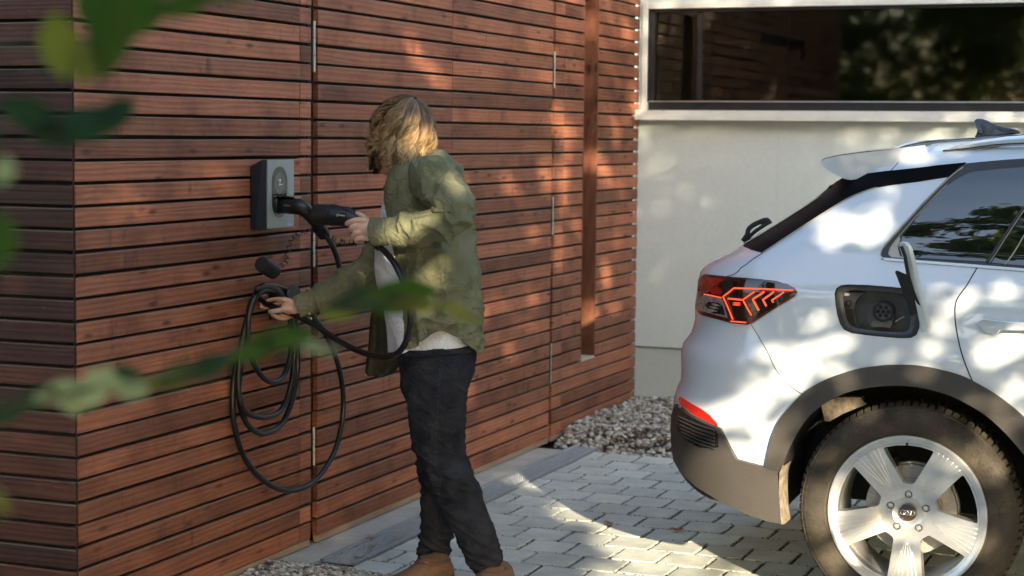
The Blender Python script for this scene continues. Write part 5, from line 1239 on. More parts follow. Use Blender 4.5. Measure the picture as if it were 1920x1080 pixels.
# ---- boots
SUE = simple('tan_suede', (.115, .058, .028), (.19, .105, .055), .92, 22, .6); SOLE = simple('boot_sole', (.10, .07, .04), (.14, .10, .07), .8, 40, .2)
for (px, py, yy, toe, lab) in ((808, 1064, PYc-.09, -1, 1), (926, 1094, PYc-.11, 1, 2)):
    top = onY(px, py, yy); top.z = max(top.z, .12); gb = G(); vs = []; n = 20
    s = -1; ang = radians(8)
    dirv = (V((-.62, -.80, 0)) if lab == 1 else V((-.25, -.97, 0))).normalized(); sd = V((-dirv.y, dirv.x, 0))
    secs = [(-.075, .035, .09), (-.06, .045, .115), (-.02, .05, .125), (.03, .05, .11), (.08, .05, .08), (.13, .05, .062), (.18, .045, .05), (.205, .025, .035)]
    for a, w_, h_ in secs:
        c0 = V((top.x, top.y, 0))+dirv*a
        for k in range(n):
            t = 2*pi*k/n; vs.append(c0+sd*(w_*cos(t))+V((0, 0, .02+h_*.5+h_*.5*sin(t))))
    fs = [(i*n+k, i*n+(k+1) % n, (i+1)*n+(k+1) % n, (i+1)*n+k) for i in range(len(secs)-1) for k in range(n)]+[tuple(range(n-1, -1, -1)), tuple((len(secs)-1)*n+k for k in range(n))]
    gb.add(vs, fs); gb.tube([V((top.x, top.y, .07)), V((top.x, top.y, top.z-.02)), V((top.x, top.y, top.z+.012))], [(.046, .042), (.042, .040), (.040, .038)], 22, up=tuple(dirv))
    bt = gb.make('boot', SUE, person, angle=50); sg = G()
    sg.add([V((top.x, top.y, z))+dirv*(.06+.145*cos(t))+sd*(.052*sin(t)) for z in (0, .028) for t in [2*pi*k/24 for k in range(24)]], [tuple(range(23, -1, -1)), tuple(range(24, 48))]+[(k, (k+1) % 24, 24+(k+1) % 24, 24+k) for k in range(24)])
    sg.make('sole', SOLE, bt)
    G().tube([V((top.x, top.y, .118))+dirv*(-.01+.062*cos(t))+sd*(.0505*sin(t)) for t in [2*pi*k/28 for k in range(28)]], .0022, 5, closed=True).make('boot_seam', SOLE, bt, smooth=True)
    if lab == 1: G().tube([onY(790, 1074, yy-.03), onY(772, 1064, yy-.04), onY(768, 1056, yy-.04), onY(775, 1051, yy-.04), onY(780, 1056, yy-.03), onY(778, 1064, yy-.03)], .0016, 5).tube([onY(766, 1066, yy-.035), onY(760, 1072, yy-.035), onY(764, 1080, yy-.03)], .0016, 5).make('boot_lace', simple('dark_lace', (.03, .02, .015), (.05, .04, .03), .8, 90, .1), bt, smooth=True)
# ---- shirt: body shell with a curved hem
rows = [(283, 775, 822, .055, .0), (292, 762, 838, .085, 0), (304, 752, 848, .125, 0), (322, 744, 860, .165, 0), (350, 737, 862, .180, 0), (400, 734, 871, .185, 0), (450, 738, 877, .185, 0), (500, 746, 884, .18, 0), (550, 754, 888, .175, 0), (600, 760, 891, .175, 0), (628, 762, 893, .177, 0), (642, 763, 893, .178, 0), (655, 764, 893, .179, 0), (665, 765, 893, .18, 0)]
R = rowsrings(rows, 200, 14)
hemtab = [(755, 656), (768, 655), (782, 648), (795, 638), (808, 627), (820, 621.5), (832, 621), (846, 624), (860, 633), (873, 645), (886, 656), (896, 661), (908, 662)]
bottom = R[-1]; top_i = int(len(R)*.62)
def hemz(p):
    sx, sy = scr(p); q = onY(sx, lerp_tab(hemtab, sx), p.y); return q.z
nring = len(R[0])
for k in range(nring):
    zt = R[top_i][k].z; zb0 = bottom[k].z
    sx, _ = scr(bottom[k]); zh = onY(sx, lerp_tab(hemtab, sx), bottom[k].y).z if bottom[k].y < PYc+.10 else zb0+.01
    for i in range(top_i, len(R)):
        f_ = (R[i][k].z-zt)/(zb0-zt); p = R[i][k]; p.z = zt+(zh-zt)*f_
def shirtfold(p):
    sx, sy = scr(p)
    a = .006*noise.noise(V((p.x*6, p.y*6, p.z*2.6)))+.0013*noise.noise(p*34)
    w = noise.noise(p*5)*.5
    up_ = sst(1.15, 1.3, p.z); lo = sst(1.12, .95, p.z)
    # pulls from the armpit across the chest and back, diagonal
    a += .010*(rdg(V((p.x*4+p.z*10+w, p.y*4, p.z*5-p.x*11)), 1.3)-.3)*up_
    a += .007*(rdg(V((p.x*6-p.z*8+w, p.y*5+3, p.z*6+p.x*6)), 1.5)-.3)*sst(1.5, 1.3, p.z)
    # long soft folds down the back, crumples near the waist
    a += .008*(rdg(V((p.x*15+p.z*3+w*2, p.y*6, p.z*2.5)), 1.4)-.3)*sst(1.4, 1.1, p.z)
    a += .009*(rdg(V((p.x*8+w, p.y*8, (p.z+p.x*.5)*17)), 1.3)-.3)*lo
    a += .005*(rdg(V((p.x*14+w, p.y*9+7, (p.z-p.x*.8)*26)), 1.3)-.3)*lo
    a *= (2.0 if sx < 860 else 1.1)*sst(752, 790, sx)+.1
    a += .0035*(1-2*abs(noise.noise(V((p.x*22, 3, p.z*60)))))*exp(-((sx-832)/9)**2)*sst(1.35, 1.2, p.z)
    return a
shirt = cloth('shirt', R, [OLIVE], person, foldf=shirtfold)
# collar
g = G(); cp = [(775, 286, 5.70), (762, 296, 5.685), (750, 318, 5.66), (741, 345, 5.65), (737, 362, 5.65)]
A = [onY(*q) for q in cp]; B = [p+V((-.004-.012*i, .03, .012)) for i, p in enumerate(A)]
g.add(A+B, [(i, i+1, len(A)+i+1, len(A)+i) for i in range(len(A)-1)]); co = g.make('collar', OLIVE, shirt, smooth=True)
md = co.modifiers.new('t', 'SOLIDIFY'); md.thickness = .004
g = G(); g.tube(smoothpts([tuple(onY(*q)) for q in ((742, 330, 5.88), (752, 308, 5.88), (768, 292, 5.86), (795, 283, 5.80), (800, 282, 5.74), (780, 286, 5.70), (762, 298, 5.685))], 4), (.012, .006), 8).make('collar_stand', OLIVE, shirt, smooth=True)
# far front of the shirt, hanging open toward the wall
ff = []
for yy, l, r in smoothpts([(450, 712, 745), (500, 703, 742), (550, 697, 748), (600, 693, 750), (650, 690, 752), (680, 685, 750), (697, 683, 742), (706, 688, 722)], 6):
    ff.append([Q(l+(r-l)*k/14, yy, PYc+.22-.06*k/14-.02*sin(k*.8)) for k in range(15)])
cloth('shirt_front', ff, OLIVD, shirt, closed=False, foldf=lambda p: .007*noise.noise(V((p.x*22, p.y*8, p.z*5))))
# inner facing of the near front with buttons
plk = []
for yy, l in smoothpts([(340, 739), (380, 734), (420, 733), (460, 737), (500, 745), (550, 753), (600, 759), (640, 762)], 5): plk.append([Q(l-7+k*5, yy, PYc-.10-.03*k) for k in range(4)])
cloth('placket', plk, OLIVE, shirt, closed=False, foldf=lambda p: .002*noise.noise(p*60))
ss = tree_of([shirt])
stitch('seam', [(836, 470), (834, 510), (832, 550), (830, 590), (829, 618)], ss, STI, shirt, .0012); stitch('seam', [(829, 470), (827, 510), (826, 560), (825, 616)], ss, STI, shirt, .0012)
stitch('hem_seam', [(772, 650), (795, 634), (812, 620), (828, 615), (845, 618), (862, 628), (880, 641), (902, 655)], ss, STI, shirt, .0010)
patch('chest_pocket', [(735, 378), (772, 364), (774, 392), (768, 404), (736, 408)], OLIVE, shirt, off=.004, thick=.004, step=7, surf=ss)
# sleeves
def slf(seed, amp=.012, ex=None):
    def f(p):
        w = noise.noise(p*9)*.6
        a = .0012*noise.noise(p*30)+.004*noise.noise(p*11+V((seed, 0, 0)))
        el = 1.0
        if ex is not None: el = .45+1.2*exp(-((p-ex).length/.13)**2)
        a += amp*el*(rdg(V((p.x*11+p.z*9+seed+w, p.y*5, p.z*4-p.x*4)), 1.15)-.3)
        a += amp*.55*el*(rdg(V((p.x*8+w*1.5, p.y*8+seed, p.z*17-p.x*6)), 1.3)-.3)
        a += amp*.10*(rdg(p*30+V((seed, w, 0)), 1.3)-.3)
        return a
    return f
s1 = [(802, 322, 5.665, .060, .075), (810, 334, 5.64, .078, .082), (822, 350, 5.61, .082, .076), (836, 372, 5.58, .078, .066), (845, 391, YN+.005, .069, .060), (846, 405, YN-.002, .064, .058), (834, 415, YN-.010, .064, .055), (812, 421, YN-.016, .061, .053), (785, 426, YN-.02, .058, .051), (760, 430, YN-.02, .054, .048), (741, 433, YN-.02, .049, .044), (733, 434, YN-.02, .051, .046)]
cloth('sleeve', tube_rings(s1, 120, 14), OLIVE, shirt, foldf=slf(1, .021, Q(846, 400, YN)))
s1c = [(738, 433, YN-.02, .0465, .042), (724, 434, YN-.02, .0475, .041), (708, 434.5, YN-.02, .0480, .041), (699, 435, YN-.02, .0485, .042)]
cuff = cloth('cuff', tube_rings(s1c, 48, 6), OLIVE, shirt, foldf=lambda p: .0012*noise.noise(p*40)+.0008*sin(p.x*900), thick=.004)
s2 = [(752, 400, 5.93, .06, .06), (735, 450, 5.93, .068, .06), (716, 490, 5.915, .076, .06), (690, 516, 5.885, .070, .058), (660, 533, 5.85, .060, .055), (628, 549, 5.80, .052, .05), (600, 560, 5.755, .046, .045), (586, 566, 5.735, .045, .043)]
cloth('sleeve', tube_rings(s2, 100, 13), OLIVE, shirt, foldf=slf(5, .017))
s2c = [(590, 564, 5.74, .043, .041), (576, 570, 5.725, .0435, .040), (564, 574.5, 5.71, .044, .040), (558, 577, 5.705, .0445, .041)]
cloth('cuff', tube_rings(s2c, 44, 6), OLIVE, shirt, foldf=lambda p: .0012*noise.noise(p*40), thick=.004)
for px, py in ((580, 588), (583, 597), (658, 540)):
    d = ray(px, py); G().ball(onY(px, py, 5.67 if px < 600 else 5.80), (.0048, .002, .0048), 10, 6).make('button', BTN, shirt, smooth=True)

# ---- hair: many waved locks falling from the crown
HAIRM = Mt('blond_hair', (.4, .27, .13), .42, spec=.5); _a = HAIRM.node('ShaderNodeAttribute', attribute_name='tone')
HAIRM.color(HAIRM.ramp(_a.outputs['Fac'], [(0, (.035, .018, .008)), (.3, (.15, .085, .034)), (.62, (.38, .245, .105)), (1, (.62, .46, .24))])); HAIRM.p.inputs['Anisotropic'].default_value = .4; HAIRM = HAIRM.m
rh = random.Random(4)
def strand(out, cols, P, w, curl, ph, tone, freq=10, root_=.5):
    m = len(P); vs = []; base = len(out[0])
    for i, p in enumerate(P):
        t = i/(m-1); dn = (P[min(m-1, i+1)]-P[max(0, i-1)]).normalized(); nr = (p-HC); nr = (nr-dn*nr.dot(dn)); nr = nr.normalized() if nr.length > 1e-5 else V((0, -1, 0)); b = dn.cross(nr)
        amp = curl*sst(.08, .6, t); c = p+b*(amp*sin(t*freq+ph))+nr*(amp*.7*cos(t*freq+ph))
        ww = w*(.6+.5*sin(pi*min(1, t*1.05)))*(1 if t < .88 else .4)
        vs += [c-b*ww, c+nr*ww*.5, c+b*ww]
    out[0].extend(vs)
    for i in range(m-1):
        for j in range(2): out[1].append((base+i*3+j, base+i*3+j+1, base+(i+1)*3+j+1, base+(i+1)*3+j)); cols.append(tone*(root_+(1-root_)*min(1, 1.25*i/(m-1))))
out = ([], []); cols = []
EX, EY, EZ = .112, .092, .124            # hair cap over the skull
def lock(az, start, length, flare, n, spread, curl, ph, tone, freq, off):
    # along the meridian of azimuth az from polar angle start, then hanging
    pts = []; ph_ = start; pos = None; L = 0; step = .012
    while L < length:
        if ph_ < radians(96):
            q = V(((EX+off)*sin(ph_)*cos(az)*(1+.20*max(0, cos(az)))+.010, (EY+off)*sin(ph_)*sin(az), (EZ+off)*cos(ph_))); w_ = HC+Rh @ q; ph_ += step/.11
            if pos is not None and w_.z < pos.z-.002 and ph_ > radians(60): pass
            pos = w_
        else:
            d = V((pos.x-HC.x, pos.y-HC.y, 0)); d = d.normalized() if d.length > 1e-5 else V((1, 0, 0))
            pos = pos+V((d.x*flare*step*(1.9 if d.x > .2 else .5), d.y*flare*step, -step))
        pts.append(pos.copy()); L += step
    pts = [V(p) for p in pts]; m = len(pts)
    if m < 4: return
    for k in range(n):
        o = V((rh.gauss(0, 1), rh.gauss(0, 1), rh.gauss(0, 1)))*spread; cut = rh.uniform(.8, 1.0); mm = max(4, int(m*cut)); P = []
        for i in range(mm):
            t = i/(m-1); P.append(pts[i]+o*(1.25-.75*t**1.5))
        strand(out, cols, P, rh.uniform(.0007, .0016), curl*rh.uniform(.85, 1.15), ph+rh.gauss(0, .22), max(0, min(1, tone+rh.gauss(0, .11))), freq)
for i in range(300):
    az = rh.uniform(0, 2*pi); start = radians(rh.uniform(2, 85) if i > 90 else rh.uniform(2, 25)); lw = Rh @ V((cos(az), sin(az), 0))
    if cos(az) < -.75 and start > radians(60): continue
    arcl = max(0, (radians(96)-start)*.11); hang = lerp_tab([(-1, .032), (-.3, .062), (.3, .095), (1, .12)], lw.x)+rh.uniform(-.035, .022)
    near = max(0, -lw.y); sun_ = .5+.14*near-.10*max(0, -lw.x)  # near side toned lighter, front darker: sunlight put into the hair colour
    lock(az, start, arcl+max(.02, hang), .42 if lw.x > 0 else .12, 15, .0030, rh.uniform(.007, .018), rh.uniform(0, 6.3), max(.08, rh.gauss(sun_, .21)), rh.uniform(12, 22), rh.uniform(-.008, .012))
# loose curls along the ends
for i in range(150):
    a = rh.uniform(0, 2*pi); lw = V((cos(a), sin(a), 0)); ex_ = .035*max(0, lw.x); z0 = rh.uniform(-.065, .0)-(.035 if lw.x > 0 else -.030)
    c0 = HC+V((lw.x*(.098+ex_), lw.y*.088, z0)); ln = rh.uniform(.03, .07); rad = rh.uniform(.006, .013); ph = rh.uniform(0, 6.3); turns = rh.uniform(5, 11); tn = max(.1, rh.gauss(.6, .2)); e1_ = lw; e2_ = V((-lw.y, lw.x, 0))
    for k in range(12):
        o = V((rh.gauss(0, .0022), rh.gauss(0, .0022), rh.gauss(0, .003))); P = []
        for q in range(15):
            t = q/14; P.append(c0+o+V((lw.x*.012*t, lw.y*.006*t, -ln*t))+e1_*(rad*sin(turns*t+ph)*(.3+t))+e2_*(rad*cos(turns*t+ph)*(.3+t)))
        strand(out, cols, P, rh.uniform(.0006, .0012), 0, 0, max(0, min(1, tn+rh.gauss(0, .1))), 1, .9)
# curls and flyaways
def thread(r0, t_, w, curl, tone): strand(out, cols, [r0.lerp(t_, k/8) for k in range(9)], w, curl, rh.uniform(0, 6), tone, rh.uniform(6, 14))
for i in range(420):
    a = rh.uniform(0, 2*pi); lw = V((cos(a), sin(a), 0)); r0 = HC+V((lw.x*.105, lw.y*.09, rh.uniform(-.10, .06))); t_ = r0+V((lw.x*rh.uniform(.005, .03), lw.y*.02, rh.uniform(-.07, -.01)))
    thread(r0, t_, .0005, .008, rh.uniform(.3, 1))
for i in range(1300):
    a = rh.uniform(-1.7, 1.9); z = rh.uniform(-.135, -.05); r0 = HC+V((-.055-.050*cos(a)*(1 if z > -.12 else .6), .012+.052*sin(a), z))
    thread(r0, r0+Rh @ V((-.01*cos(a), .01*sin(a), -.018)), .0011, .002, rh.uniform(0, .10))
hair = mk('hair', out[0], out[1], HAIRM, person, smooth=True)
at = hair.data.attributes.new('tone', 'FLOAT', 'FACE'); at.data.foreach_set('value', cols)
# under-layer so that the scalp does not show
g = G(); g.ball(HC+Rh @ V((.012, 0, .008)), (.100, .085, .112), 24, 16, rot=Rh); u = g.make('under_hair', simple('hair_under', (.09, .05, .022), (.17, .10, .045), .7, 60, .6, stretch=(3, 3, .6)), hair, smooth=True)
# ================================================================== wall charger, cable, holder
CGR = simple('grey_green_faceplate', (.27, .315, .29), (.31, .35, .325), .4, 8, .03); CDK = simple('charger_dark_plastic', (.012, .022, .034), (.018, .030, .044), .35, 20, .05)
CBK = simple('charger_gloss_black', (.008, .008, .007), (.013, .013, .011), .12, 20, 0, coat=1); CIN = Mt('charger_insert', (.028, .028, .022), .25, coat=.4).m
PLS = simple('connector_plastic', (.005, .0055, .006), (.010, .011, .012), .36, 90, .12); CAB = simple('cable_rubber', (.005, .0055, .006), (.009, .0095, .010), .33, 50, .06)
WPR = simple('white_print', (.75, .77, .74), (.8, .8, .78), .4, 20, 0)
ch = thing('wall_charger', (0, 5.7, 1.38), 'dark blue and grey wall charger with a round panel, fixed on the timber boards', 'charger')
y0, y1, zt, zb = 5.685, 5.876, 1.504, 1.258
g = G(); fx = .074; bx = .003; n_ = 0
F = [V((fx, y0, zt)), V((fx, y1, zt)), V((fx, y1, zb)), V((fx, y0, zb))]
M = [V((.088, y0-.010, zt+.004)), V((.088, y1+.006, zt+.004)), V((.088, y1+.006, zb-.004)), V((.088, y0-.034, zb-.004))]
Bk = [V((bx, y0+.008, zt-.025)), V((bx, y1-.01, zt-.02)), V((bx, y1-.01, zb-.006)), V((bx, y0+.008, zb-.006))]
M[0] = V((.056, y0-.0025, zt-.001)); M[3] = V((.030, y0-.0025, zb-.002)); M[1] = V((.056, y1+.002, zt-.001)); M[2] = V((.030, y1+.002, zb-.002))
h = G().add(F+M+Bk, [(0, 1, 5, 4), (1, 2, 6, 5), (2, 3, 7, 6), (3, 0, 4, 7), (4, 5, 9, 8), (5, 6, 10, 9), (6, 7, 11, 10), (7, 4, 8, 11), (8, 9, 10, 11), (3, 2, 1, 0)]).make('housing', CDK, ch)
md = h.modifiers.new('b', 'BEVEL'); md.width = .0015; md.segments = 2
G().box((fx+.0005, y0+.0005, zb+.0005), (fx+.006, y1-.0005, zt-.0005), .001).make('faceplate', CGR, ch)
# long rounded insert
yc = onX(524, 353, fx+.006).y; zc = onX(523, 341, fx+.006).z; zc2 = onX(526, 379, fx+.006).z; ri = .055
pl = [(yc+ri*cos(a), zc+ri*sin(a)) for a in [pi*k/20 for k in range(21)]]+[(yc-ri*cos(a), zc2-ri*sin(a)) for a in [pi*k/20 for k in range(21)]]
ins = G().prism([V((fx+.0055, y, z)) for y, z in pl], (.0022, 0, 0)).make('insert_panel', CIN, ch, angle=30)
cc = V((fx+.0080, yc, onX(523, 343, fx).z)); G().lathe([(0, 0), (.0385, 0), (.040, -.0015)], cc, 'X', 48).make('round_panel', CBK, ins, angle=30)
RG = Mt('ring_print', (.30, .30, .22), .3).m; G().lathe([(.0366, .0004), (.0378, .0004)], cc+V((.0004, 0, 0)), 'X', 48).make('light_ring', RG, ins)
zz = G()
for a, b in (((-.013, .011), (.004, .013)), ((.004, .013), (-.008, -.008)), ((-.008, -.008), (.016, -.004))):
    pa = cc+V((.0012, a[0], a[1])); pb = cc+V((.0012, b[0], b[1])); zz.tube([pa, pb], (.0014, .0009), 5)
zz.make('z_mark', WPR, ins)
G().box((cc.x-.0015, yc-.022, cc.z-.060), (cc.x+.0008, yc+.018, cc.z-.049), .002).make('status_window', CBK, ins)
def lab(txt, c, size, ux, uz, un, mat, parent, nm='lettering'):
    return letters(txt, lambda co: c+ux*co.x+uz*co.y+un*(co.z+.0006), size, mat, parent, .0003, nm)
lc = onX(541, 420.5, fx+.0065); G().tube([lc+V((0, -.014+.0042*cos(a), .0042*sin(a))) for a in [2*pi*k/16 for k in range(16)]], .0007, 4, closed=True).tube([lc+V((0, -.014, -.0025)), lc+V((0, -.013, .0025))], .0006, 4).make('round_mark', WPR, ch)
lab('Laura', lc+V((0, .012, -.004)), .0115, V((0, 1, 0)), V((0, 0, 1)), V((1, 0, 0)), WPR, ch)
sk = V((fx+.009, yc+.004, onX(528, 383, fx).z)); G().lathe([(.0, -.001), (.030, -.001), (.033, .004), (.036, .004), (.037, -.002)], sk, 'X', 36).make('socket_ring', CBK, ins, angle=30)
# sprung lid standing above the plug
G().add([V((fx+.008, yc-.033, sk.z+.034)), V((fx+.008, yc+.035, sk.z+.034)), V((fx+.080, yc+.030, sk.z+.025)), V((fx+.080, yc-.024, sk.z+.025)), V((fx+.008, yc-.033, sk.z+.040)), V((fx+.008, yc+.035, sk.z+.040)), V((fx+.078, yc+.030, sk.z+.030)), V((fx+.078, yc-.024, sk.z+.030))],
        [(3, 2, 1, 0), (4, 5, 6, 7), (0, 1, 5, 4), (1, 2, 6, 5), (2, 3, 7, 6), (3, 0, 4, 7)]).make('socket_lid', CBK, ch)

cab = thing('charging_cable', (.12, 5.8, .45), 'long black charging cable coiled on its holder with a plug at each end', 'cable')
def con(parent_pts, name, parent): 
    P = smoothpts([tuple(q) for q in parent_pts], 5); return G().tube([p[:3] for p in P], [(p[3], p[4]) for p in P], 22, up=(0, 0, 1)).make(name, PLS, parent, smooth=True, angle=40)
# plug in the wall box: straight nose, then the handle bends down
def pp(px, py, x, a, b): q = onX(px, py, x); return (*q, a, b)
pl1 = con([pp(527, 384, .082, .030, .030), pp(545, 386, .130, .030, .028), pp(560, 388, .165, .029, .027), pp(572, 394, .188, .026, .024), pp(583, 406, .200, .0225, .021), pp(594, 420, .208, .0205, .019), pp(603, 431, .213, .021, .020), pp(608, 438, .216, .019, .018)], 'wall_plug', cab)
q = onX(603, 431, .275); G().tube([onX(597, 425, .211), onX(608, 440, .216)], [(.027, .025), (.024, .022)], 14).make('strain_collar', PLS, pl1, smooth=True, angle=40)
G().tube([onX(606, 428, .222), onX(614, 441, .222)], (.014, .010), 8).make('tether_clip', PLS, pl1, angle=40)
lab('Laura', onX(539, 385, .140)+V((.0, -.003, -.003)), .010, V((.8, .25, -.05)).normalized(), U, V((0, -1, 0)), simple('grey_print', (.2, .2, .2), (.25, .25, .25), .5, 20, 0), pl1)
# hand-held connector: fat cylindrical cap, neck, grip
yc_ = YN+.008
def hq(px, py, a, b): return (*Q(px, py, yc_), a, b)
P = [hq(591, 402, .0345, .034), hq(592, 402, .0365, .036), hq(619, 403, .0365, .036), hq(622, 403, .0365, .036)]
pl2 = G().tube([p[:3] for p in P], [(p[3], p[4]) for p in P], 32, up=(0, 0, 1)).make('connector_cap', simple('cap_rubber', (.007, .0075, .008), (.012, .0125, .013), .6, 120, .15), cab, angle=40)
hb_ = con([hq(623, 403, .0365, .035), hq(630, 404, .036, .035), hq(645, 406, .033, .032), hq(660, 411, .028, .028), (*Q(672, 418, yc_), .024, .024), (*Q(684, 430, yc_+.002), .0215, .021), (*Q(696, 444, yc_+.004), .019, .019), (*Q(706, 456, yc_+.006), .018, .018), (*Q(714, 466, yc_+.006), .014, .014)], 'hand_connector', cab)
for x_ in (622.5, 626.5): 
    c = Q(x_, 403.2, yc_); G().tube([c+V((0, .0370*cos(a), .0372*sin(a))) for a in [2*pi*k/32 for k in range(32)]], .0012, 5, closed=True).make('sealing_ring', CBK, hb_, smooth=True)
c = Q(639, 403, yc_-.034); G().add([c+V((-.017, .001, .008)), c+V((.017, .005, .006)), c+V((.017, .005, -.008)), c+V((-.017, .001, -.007))], [(3, 2, 1, 0)]).make('label_plate', CBK, hb_)
lab('Laura', c+V((.005, -.001, -.0035)), .0105, V((1, .1, -.06)).normalized(), U, V((0, -1, 0)), WPR, hb_)
G().tube([c+V((-.0115+.0036*cos(a), -.001, .0036*sin(a)-.0005)) for a in [2*pi*k/14 for k in range(14)]], .0006, 4, closed=True).make('round_mark', WPR, hb_)
G().tube([Q(631, 389.5, yc_), Q(650, 391, yc_), Q(662, 396, yc_), Q(671, 404, yc_)], [(.005, .018), (.007, .02), (.006, .016), (.003, .01)], 10, up=(0, 0, 1)).make('thumb_ridge', PLS, hb_, smooth=True)
# the cable itself, one run
r_c = .0108
def W_(px, py, x): return tuple(onX(px, py, x))
run1 = [W_(608, 438, .216), W_(622, 458, .21), W_(634, 490, .20), W_(639, 525, .18), W_(632, 560, .14), W_(606, 585, .10), W_(575, 572, .07), W_(545, 550, .06), W_(515, 541, .06), W_(488, 548, .058), W_(470, 580, .05), W_(455, 640, .03), W_(440, 700, .025), W_(436, 760, .024), W_(441, 805, .026), W_(455, 850, .03), W_(478, 885, .034), W_(510, 911, .038), W_(545, 920, .042), W_(578, 910, .05), W_(605, 885, .055), W_(628, 845, .06), W_(640, 800, .062), W_(644, 755, .064), W_(640, 710, .066), W_(628, 665, .068), W_(608, 622, .07), W_(585, 590, .07), W_(560, 563, .065), W_(535, 545, .06), W_(508, 536, .06), W_(486, 545, .06)]
run2 = [W_(486, 545, .06), W_(470, 570, .06), W_(462, 620, .045), W_(452, 680, .04), W_(448, 740, .04), W_(458, 785, .045), W_(478, 808, .05), W_(500, 812, .05), W_(528, 795, .05), W_(548, 750, .05), W_(558, 690, .05), W_(556, 620, .052), W_(545, 570, .055), W_(525, 545, .06), W_(500, 540, .07), W_(480, 552, .075), W_(466, 590, .07), W_(452, 650, .06), W_(447, 720, .055), W_(455, 765, .06), W_(478, 780, .065), W_(502, 782, .068), W_(528, 768, .068), W_(545, 725, .068), W_(552, 660, .066), W_(547, 600, .066), W_(530, 556, .07), W_(506, 543, .08), W_(484, 550, .088), W_(468, 585, .08), W_(466, 640, .075), W_(478, 685, .075), W_(497, 710, .078), W_(516, 716, .08), W_(534, 702, .08), W_(545, 665, .078), W_(546, 615, .076), W_(536, 570, .078), W_(518, 543, .085), W_(498, 535, .092), W_(482, 541, .10)]
run3 = [(*onX(482, 541, .10),), (*Q(481, 553, 5.725),), (*Q(492, 565, 5.71),), (*Q(508, 573, 5.70),), (*Q(528, 582, 5.70),), (*Q(553, 591, 5.70),), (*Q(590, 610, 5.69),), (*Q(630, 636, 5.66),), (*Q(665, 655, 5.63),), (*Q(700, 667, 5.59),), (*Q(732, 669, 5.56),), (*Q(755, 652, 5.50),), (*Q(767, 620, 5.47),), (*Q(769, 580, 5.46),), (*Q(760, 540, 5.48),), (*Q(742, 498, 5.51),), (*Q(725, 475, 5.54),), (*Q(712, 463, yc_+.006),)]
for nm, rn in (('cable', run1), ('cable', run2), ('cable', run3)):
    G().tube(smoothpts(rn, 7), r_c, 12).make(nm, CAB, cab, smooth=True)
# springy tethers and the dangling cap
def coil(path, n, rad, r=.0020):
    P = smoothpts([tuple(p) for p in path], 40); m = len(P); pts = []
    for i in range(m):
        a = V(P[max(0, i-1)]); b = V(P[min(m-1, i+1)]); t = (b-a).normalized(); e = t.orthogonal().normalized(); f = t.cross(e); w = 2*pi*n*i/(m-1)
        pts.append(V(P[i])+e*(rad*cos(w))+f*(rad*sin(w)))
    return G().tube(pts, r, 5)
coil([onX(606, 437, .216), onX(585, 431, .17), onX(563, 437, .12), onX(548, 448, .09), onX(541, 468, .08), onX(536, 490, .08), onX(524, 500, .09)], 11, .0085, .0017).make('spring_tether', PLS, cab, smooth=True)
coil([onX(613, 440, .23), onX(625, 448, .28), onX(640, 454, .36), onX(655, 457, .40), onX(668, 457, .42)], 5.5, .0095, .0017).make('spring_tether', PLS, cab, smooth=True)
A = onX(492, 496, .11); B = onX(513, 509, .11); dcap = (B-A).normalized()
G().tube([A-dcap*.008, A-dcap*.004, B-dcap*.000, B+dcap*.002], [.026, .028, .028, .024], 26).make('dangling_cap', simple('cap_rubber2', (.006, .007, .008), (.011, .012, .013), .5, 90, .1), cab, angle=40)
# holder
hold = thing('cable_holder', (0, 5.72, 1.0), 'round black cable holder on the timber wall, behind the coiled cable', 'cable holder')
hc = onX(512, 556, .0); hc2 = V((.0, hc.y, hc.z))
G().lathe([(.0, .003), (.040, .003), (.040, .012), (.026, .02), (.026, .075), (.048, .080), (.051, .085), (.048, .090), (0, .092)], hc2, 'X', 36).make('spool', PLS, hold, angle=35)
G().box((.002, hc.y-.035, hc.z-.085), (.012, hc.y+.035, hc.z+.03), .004).make('back_plate', PLS, hold)
# ================================================================== the bush beside the camera: out-of-focus twigs in the foreground
FL1 = leafmat('green_bush_leaf', (.018, .048, .004), (.04, .085, .010)); FL2 = leafmat('dark_bush_leaf', (.009, .030, .014), (.016, .045, .02)); FL3 = leafmat('yellow_bush_leaf', (.14, .15, .018), (.19, .195, .03)); FL4 = leafmat('pale_bush_leaf', (.26, .29, .17), (.34, .37, .23)); FL5 = leafmat('olive_bush_leaf', (.11, .115, .016), (.15, .15, .026))
TWG = simple('bush_twig', (.08, .07, .04), (.13, .11, .06), .8, 30, .3)
bush = thing('bush', tuple(CAM+V((-1.3, .6, -CAM.z))), 'leafy bush whose blurred green twigs cross the left of the picture close up', 'bush')
rb = random.Random(12)
def at(px, py, d): r = ray(px, py); return CAM+r*(d/r.dot(_f))
def leaf(px, py, ang, ln, wd, d, mat, tilt=.3, curl=.15):
    """a leaf whose middle sits at px, py of the view from here, d metres off; ln, wd in px"""
    s = d/LENS_PX; c = at(px, py, d); a = radians(ang); ax = (_r*cos(a)-_u*sin(a)+_f*tilt).normalized(); sd = (ax.cross(_f)).normalized(); nn = sd.cross(ax)
    vs = []; fs = []; n = 9
    for i in range(n):
        t = i/(n-1)*2-1; w = (max(0, 1-abs(t)**1.7))**.85*(1-.22*t)+.02
        for k in (-1, -.5, 0, .5, 1):
            vs.append(c+ax*(t*ln*s/2)+sd*(k*w*wd*s/2)+nn*((-.10*abs(k)*wd+curl*t*t*ln*.5)*s*-1))
    for i in range(n-1):
        for j in range(4): fs.append((i*5+j, i*5+j+1, (i+1)*5+j+1, (i+1)*5+j))
    o = mk('leaf', vs, fs, mat, bush, smooth=True); return o
